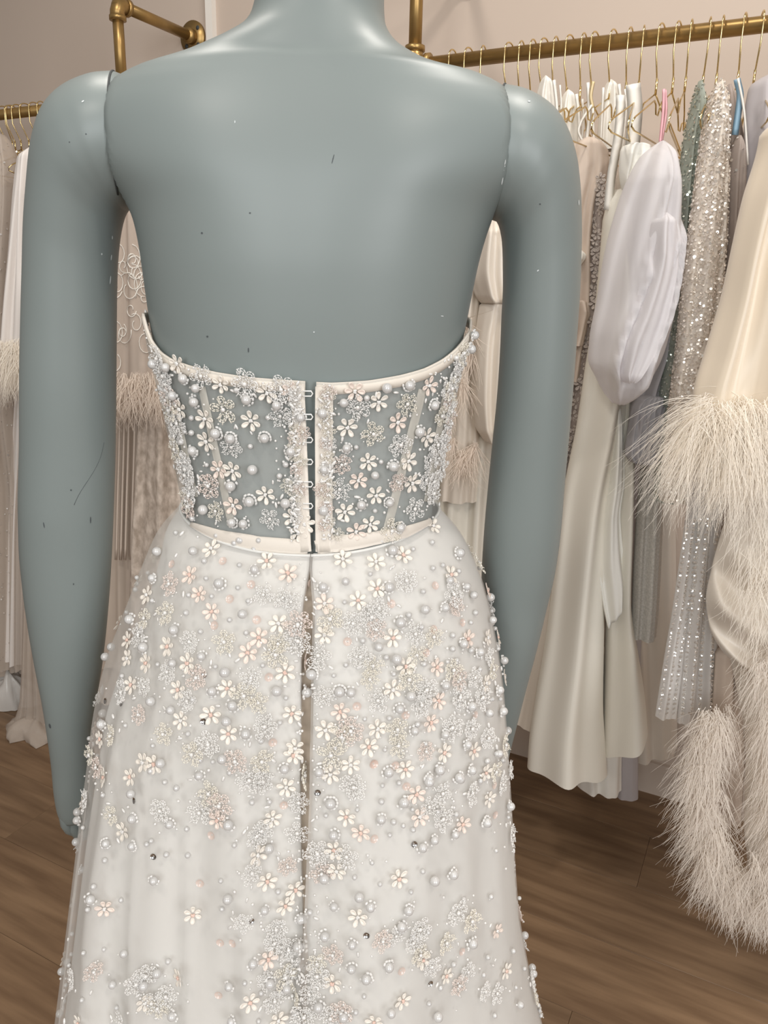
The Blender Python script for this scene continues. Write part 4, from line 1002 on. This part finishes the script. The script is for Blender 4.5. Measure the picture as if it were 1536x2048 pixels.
for k, rows in enumerate(([(900, 1390, 1425), (1060, 1368, 1402), (1200, 1348, 1386), (1320, 1328, 1366), (1432, 1311, 1352)], [(900, 1412, 1440), (1060, 1392, 1420), (1200, 1378, 1408), (1320, 1365, 1398), (1444, 1354, 1388)], [(900, 1430, 1455), (1060, 1410, 1440), (1200, 1400, 1436), (1320, 1392, 1434), (1441, 1386, 1432)])):
    Yk = (1.285, 1.275, 1.29)[k]
    o = shell('skirt_panel', rows, Yk, .014, M['sheer_white'], g13, .004, 1.4, 30 + k)
    bv = bvh_of(o); V = []; Fq = []
    for i in range(42):
        for j in range(2 + (k == 0)):
            y = 1040 + i * 9.4; t = (j + .5) / (2 + (k == 0)); A = np.array(rows, float)
            x = np.interp(y, A[:, 0], A[:, 1]) * (1 - t) + np.interp(y, A[:, 0], A[:, 2]) * t
            h = bv.ray_cast(Vector(CAM), Vector(ray(x, y)).normalized())
            if h[0] is None: continue
            nn = (Vector((0, -1, 0)) + Vector((rnd.gauss(0, .35), 0, rnd.gauss(0, .35)))).normalized(); u = nn.orthogonal().normalized(); w_ = nn.cross(u); b0 = len(V); c = h[0] + nn * .002
            for q in range(10):
                e = u * math.cos(q * math.pi / 5) + w_ * math.sin(q * math.pi / 5); V.append(c + e * .0036); V.append(c + e * .0012 + nn * .0006)
            for q in range(10): Fq.append((b0 + 2 * q, b0 + 2 * ((q + 1) % 10), b0 + 2 * ((q + 1) % 10) + 1, b0 + 2 * q + 1))
    tag(obj('round_sequins', V, Fq, M['sequin_clear'], g13, False), kind='stuff')
g14 = gar('taupe_beaded_dress', 'taupe beaded dress with blue satin hanging loop', 'dress', 1475)
o = shell('skirt', [(272, 1466, 1488), (330, 1456, 1490), (450, 1450, 1486), (600, 1442, 1480), (800, 1420, 1465), (1000, 1405, 1455)], 1.34, .02, M['taupe'], g14, .004, 1.5, 33)
sequins('bead_cover', o, M['sequin_clear'], g14, 260, .0022, 3)
ribbon('hanging_ribbon', [(1474, 158), (1480, 200), (1470, 270)], .011, 1.335, M['bluerib'], g14)
ribbon('hanging_ribbon', [(1476, 156), (1488, 220), (1496, 330)], .004, 1.33, M['whiterib'], g14)
g15 = gar('lavender_grey_dress', 'lavender-grey crepe dress tucked behind the champagne satin sleeve', 'dress', 1515)
shell('shoulder', [(150, 1520, 1560), (180, 1498, 1590), (240, 1490, 1610), (320, 1488, 1620), (480, 1480, 1630)], 1.36, .03, M['lavgrey'], g15, .01, 2, 34)
g16 = gar('brown_dress', 'dark taupe dress glimpsed between the sequinned dress and the satin sleeve', 'dress', 1455)
shell('skirt', [(170, 1446, 1470), (400, 1445, 1500), (700, 1425, 1480), (1100, 1400, 1460), (1350, 1390, 1450)], 1.41, .02, M['taupe'], g16, .004, 2, 35)

g17 = gar('feather_cuff_gown', 'champagne satin gown with a long sleeve ending in a cream feather cuff', 'gown', 1530)
shell('sleeve', [(235, 1535, 1640), (300, 1522, 1660), (400, 1490, 1670), (500, 1465, 1670), (600, 1442, 1670), (700, 1414, 1670), (800, 1388, 1670), (850, 1385, 1670)], 1.19, .06, M['champ_satin'], g17, .013, 3.2, 36, swirl=1.0)
fr = []
for k in range(230):
    x = 1392 + 250 * rnd.random(); t = rnd.random(); y = 795 + 95 * t
    p = aty(x - 25 * t, y, 1.13 + rnd.uniform(-.015, .04)); dx = -1.1 if x < 1440 else rnd.uniform(-.6, .15)
    fr.append((p, np.array([dx, -.55, -.35 - .5 * t])))
feathers('feather_cuff', fr, M['feather'], g17, 15, .150, .0010, .48, 1.5, 4, seg=8)
g18 = gar('cowl_gown', 'champagne satin gown with a draped cowl and feather-edged skirt', 'gown', 1560)
shell('draped_cowl', [(985, 1470, 1680), (1080, 1442, 1690), (1140, 1424, 1690), (1200, 1411, 1690), (1250, 1418, 1690), (1300, 1444, 1690), (1335, 1490, 1680), (1350, 1530, 1660)], 1.21, .05, M['champ_satin_pale'], g18, .006, 1.6, 37, cap=True, swirl=1.3, n=90, disp=lambda u, t: .016 * math.sin(2 * math.pi * 3.1 * (t + 1.1 * (u - .42) ** 2)) * min(1, max(0, t - .22) * 4))
shell('skirt', [(1280, 1455, 1690), (1400, 1478, 1690), (1500, 1490, 1690), (1640, 1490, 1690), (1760, 1500, 1690)], 1.245, .035, M['champ_satin_pale'], g18, .012, 3, 38)
shell('inner_panel', [(1290, 1432, 1500), (1400, 1425, 1500), (1520, 1420, 1490), (1640, 1430, 1480)], 1.27, .02, M['blush'], g18, .006, 2, 39)
fr = []
PA = np.array([(1440, 1425), (1412, 1480), (1408, 1560), (1420, 1640), (1425, 1700), (1455, 1745), (1500, 1775), (1560, 1795)], float)
for k in range(250):
    t = rnd.random() * (len(PA) - 1); i = int(t); q = PA[i] + (PA[i + 1] - PA[i]) * (t - i)
    x = q[0] + rnd.gauss(2, 15); y = q[1] + rnd.gauss(0, 12)
    dx = rnd.uniform(-1.0, .35) if i < 5 else rnd.uniform(-.5, .5)
    fr.append((aty(x, y, 1.17 + rnd.uniform(-.02, .03)), np.array([dx, -.25, -.75])))
for k in range(170):
    y = rnd.uniform(1290, 1800); x = 1556 + rnd.gauss(0, 16) - (y > 1700) * 10
    fr.append((aty(x, y, 1.14 + rnd.uniform(-.02, .02)), np.array([rnd.uniform(-.8, .5), -.3, -.9])))
feathers('feather_edge', fr, M['feather_grey'], g18, 14, .092, .0011, .42, .9, 5, seg=6)
fr = [(aty(rnd.uniform(1480, 1600), rnd.uniform(1020, 1250), 1.12), np.array([rnd.uniform(-.5, .3), -.2, -1])) for k in range(50)]
feathers('feather_wisps', fr, M['feather'], g18, 7, .11, .0010, .35, .8, 6)
# white straps seen among the hangers
for k, (x, y0, y1, w_, lab) in enumerate(((1090, 152, 330, .030, 'white satin shoulder loop over the hanger beside the mannequin shoulder'), (1135, 180, 330, .022, 'narrow white satin shoulder with twin loops beside the nude gown'), (1220, 160, 300, .034, 'broad white shoulder panel behind the bow of the crepe gown'))):
    t = gar('bridal_top', lab, 'top', x)
    shell('shoulder', [(y0, x - 3, x + 4), (y0 + 14, x - 10, x + 13), (y0 + 45, x - 18, x + 20), (y1, x - 28, x + 32)], 1.60, .02, M['whiterib'], t, .006, 1.5, 40 + k)
    ribbon('strap_loop', [(x + 18, y0 + 8), (x + 24, y0 + 70), (x + 22, y0 + 150)], .007, 1.57, M['whiterib'], t)
    ribbon('strap_loop', [(x + 30, y0 + 18), (x + 32, y0 + 70), (x + 24, y0 + 150)], .004, 1.565, M['whiterib'], t)

# ---- the rail with the blush tulle gowns
h1 = gar('white_satin_gown', 'white satin gown with a long flared sleeve ending in feathers', 'gown', 60)
shell('sleeve', [(292, 58, 92), (320, 42, 100), (400, 32, 105), (500, 22, 105), (600, 12, 105), (700, 4, 105)], 2.02, .06, M['white_satin2'], h1, .012, 2.4, 50)
fr = [(aty(rnd.uniform(-10, 95), rnd.uniform(680, 720), 1.96 + rnd.uniform(-.02, .03)), np.array([rnd.uniform(-.5, .3), -.3, -.8])) for k in range(110)]
feathers('feather_cuff', fr, M['feather'], h1, 13, .13, .0014, .42, .9, 7)
shell('skirt', [(300, 60, 120), (600, 40, 128), (1000, 20, 130), (1320, 8, 132)], 2.08, .04, M['white_satin2'], h1, .012, 4, 62)
h2 = gar('beaded_tulle_gown', 'sheer blush tulle gown scattered with tiny beads beside the white satin sleeve', 'gown', 10)
o = shell('veil', [(270, -30, 30), (400, -50, 36), (600, -70, 28), (800, -80, 35), (1000, -90, 60), (1330, -110, 66)], 2.10, .06, M['tulle_blush'], h2, .014, 4, 51)
sequins('bead_cover', o, M['sequin_clear'], h2, 1400, .0026, 8)
o = shell('lining', [(760, -80, 80), (1000, -90, 84), (1338, -100, 70)], 2.16, .05, M['nude'], h2, .012, 4, 52)
h3 = gar('lace_gown', 'blush gown of eyelet lace between the mannequin arm and the bodice', 'gown', 300)
shell('skirt', [(640, 275, 365), (800, 278, 372), (950, 272, 378), (1100, 262, 390), (1330, 255, 400)], 1.98, .05, M['eyelet'], h3, .012, 2, 53)
h4 = gar('embroidered_veil', 'sheer tulle gown with curling embroidery under the mannequin armpit', 'gown', 250)
o = shell('veil', [(300, 215, 310), (450, 205, 330), (600, 195, 345), (760, 190, 350), (800, 190, 350)], 1.95, .05, M['tulle_emb'], h4, .010, 3, 54)
shell('skirt', [(330, 220, 320), (700, 205, 330), (1000, 200, 335), (1330, 195, 345)], 2.03, .03, M['nude'], h4, .010, 4, 63)
bv = bvh_of(o)
for k in range(26):
    cx, cy, r0 = rnd.uniform(228, 315), rnd.uniform(430, 730), rnd.uniform(8, 24); a0 = rnd.uniform(0, 6); pts = []
    for q in range(16):
        a = a0 + q * .42; rr = r0 * (1 - q / 22)
        hh = bv.ray_cast(Vector(CAM), Vector(ray(cx + rr * math.cos(a), cy + rr * 1.5 * math.sin(a))).normalized())
        if hh[0] is not None: pts.append(np.array(hh[0]) + np.array([0, -.002, 0]))
    if len(pts) > 4:
        V, Fc = tube(pts, .0012, 5); obj('embroidered_curl', V, Fc, M['whiterib'], h4)
fr = [(aty(rnd.uniform(205, 345), rnd.uniform(745, 785), 1.90 + rnd.uniform(-.02, .03)), np.array([rnd.uniform(-.4, .4), -.3, -.9])) for k in range(110)]
feathers('feather_hem', fr, M['feather_blush'], h4, 12, .10, .0014, .40, .8, 10)
h5 = gar('blush_satin_gown', 'plain beige satin gown with hanging ribbons behind the mannequin elbow', 'gown', 215)
shell('skirt', [(420, 190, 300), (700, 185, 300), (1000, 180, 300), (1240, 175, 300), (1390, 170, 300)], 2.08, .05, M['blush'], h5, .014, 4, 55)
for x in (238, 247, 256, 268):
    ribbon('hanging_ribbon', [(x + 2, 800), (x, 900), (x - 3, 1000), (x - 6, 1120)], .007, 1.96, M['feather_blush'], h5)
h6 = gar('lining_gown', 'pale nude gown filling the rail behind the mannequin forearm', 'gown', 130)
shell('skirt', [(300, 80, 190), (600, 70, 200), (900, 60, 205), (1200, 60, 205), (1330, 62, 200)], 2.14, .05, M['nude'], h6, .012, 4, 56)
shell('tulle_layer', [(290, 85, 150), (700, 60, 130), (1100, 28, 108), (1335, 28, 98)], 2.04, .03, M['tulle_blush'], h6, .010, 4, 57)
# tulle train pooled on the floor and a bundle of clear plastic
def heap(name, label, cat, cx, cy, rx, ry, hh, m_, seed):
    c = atz(cx, cy, 0); t = thing(name, label, cat, tuple(c)); rs = random.Random(seed); rings = []; nn = 40
    ph = [rs.uniform(0, 6.3) for _ in range(6)]
    for i in range(15):
        f = i / 14; ring = []
        for k in range(nn):
            a = 2 * math.pi * k / nn
            rr = (math.cos(f * math.pi / 2) ** .7) * (1 + .16 * math.sin(3 * a + ph[0]) + .10 * math.sin(7 * a + ph[1] + 4 * f) + .06 * math.sin(13 * a + ph[2] + 7 * f))
            z = hh * math.sin(f * math.pi / 2) * (1 + .25 * math.sin(2 * a + ph[3]) + .15 * math.sin(5 * a + ph[4] + 5 * f)) + .002
            ring.append(c + np.array([rx * rr * math.cos(a), ry * rr * math.sin(a), max(.002, z)]))
        rings.append(ring)
    V, Fc = loft(rings, False, True); obj('body', V, Fc, m_, t); return t
heap('plastic_bundle', 'crumpled clear plastic garment cover lying on the oak floor', 'garment cover', 25, 1405, .075, .06, .09, M['plastic'], 3)
heap('tulle_train', 'thin white tulle train pooled on the oak floor beside the plastic cover', 'tulle train', 85, 1455, .085, .10, .035, M['tulle_blush'], 5)
shell_t = gar('tulle_drop', 'long sheer tulle veil hanging down to the floor beside the mannequin wrist', 'tulle', 75)
shell('tulle_fall', [(300, 95, 130), (800, 75, 118), (1180, 50, 104), (1300, 45, 105), (1400, 40, 115), (1462, 22, 130)], 1.98, .03, M['tulle_blush'], shell_t, .008, 4, 60)
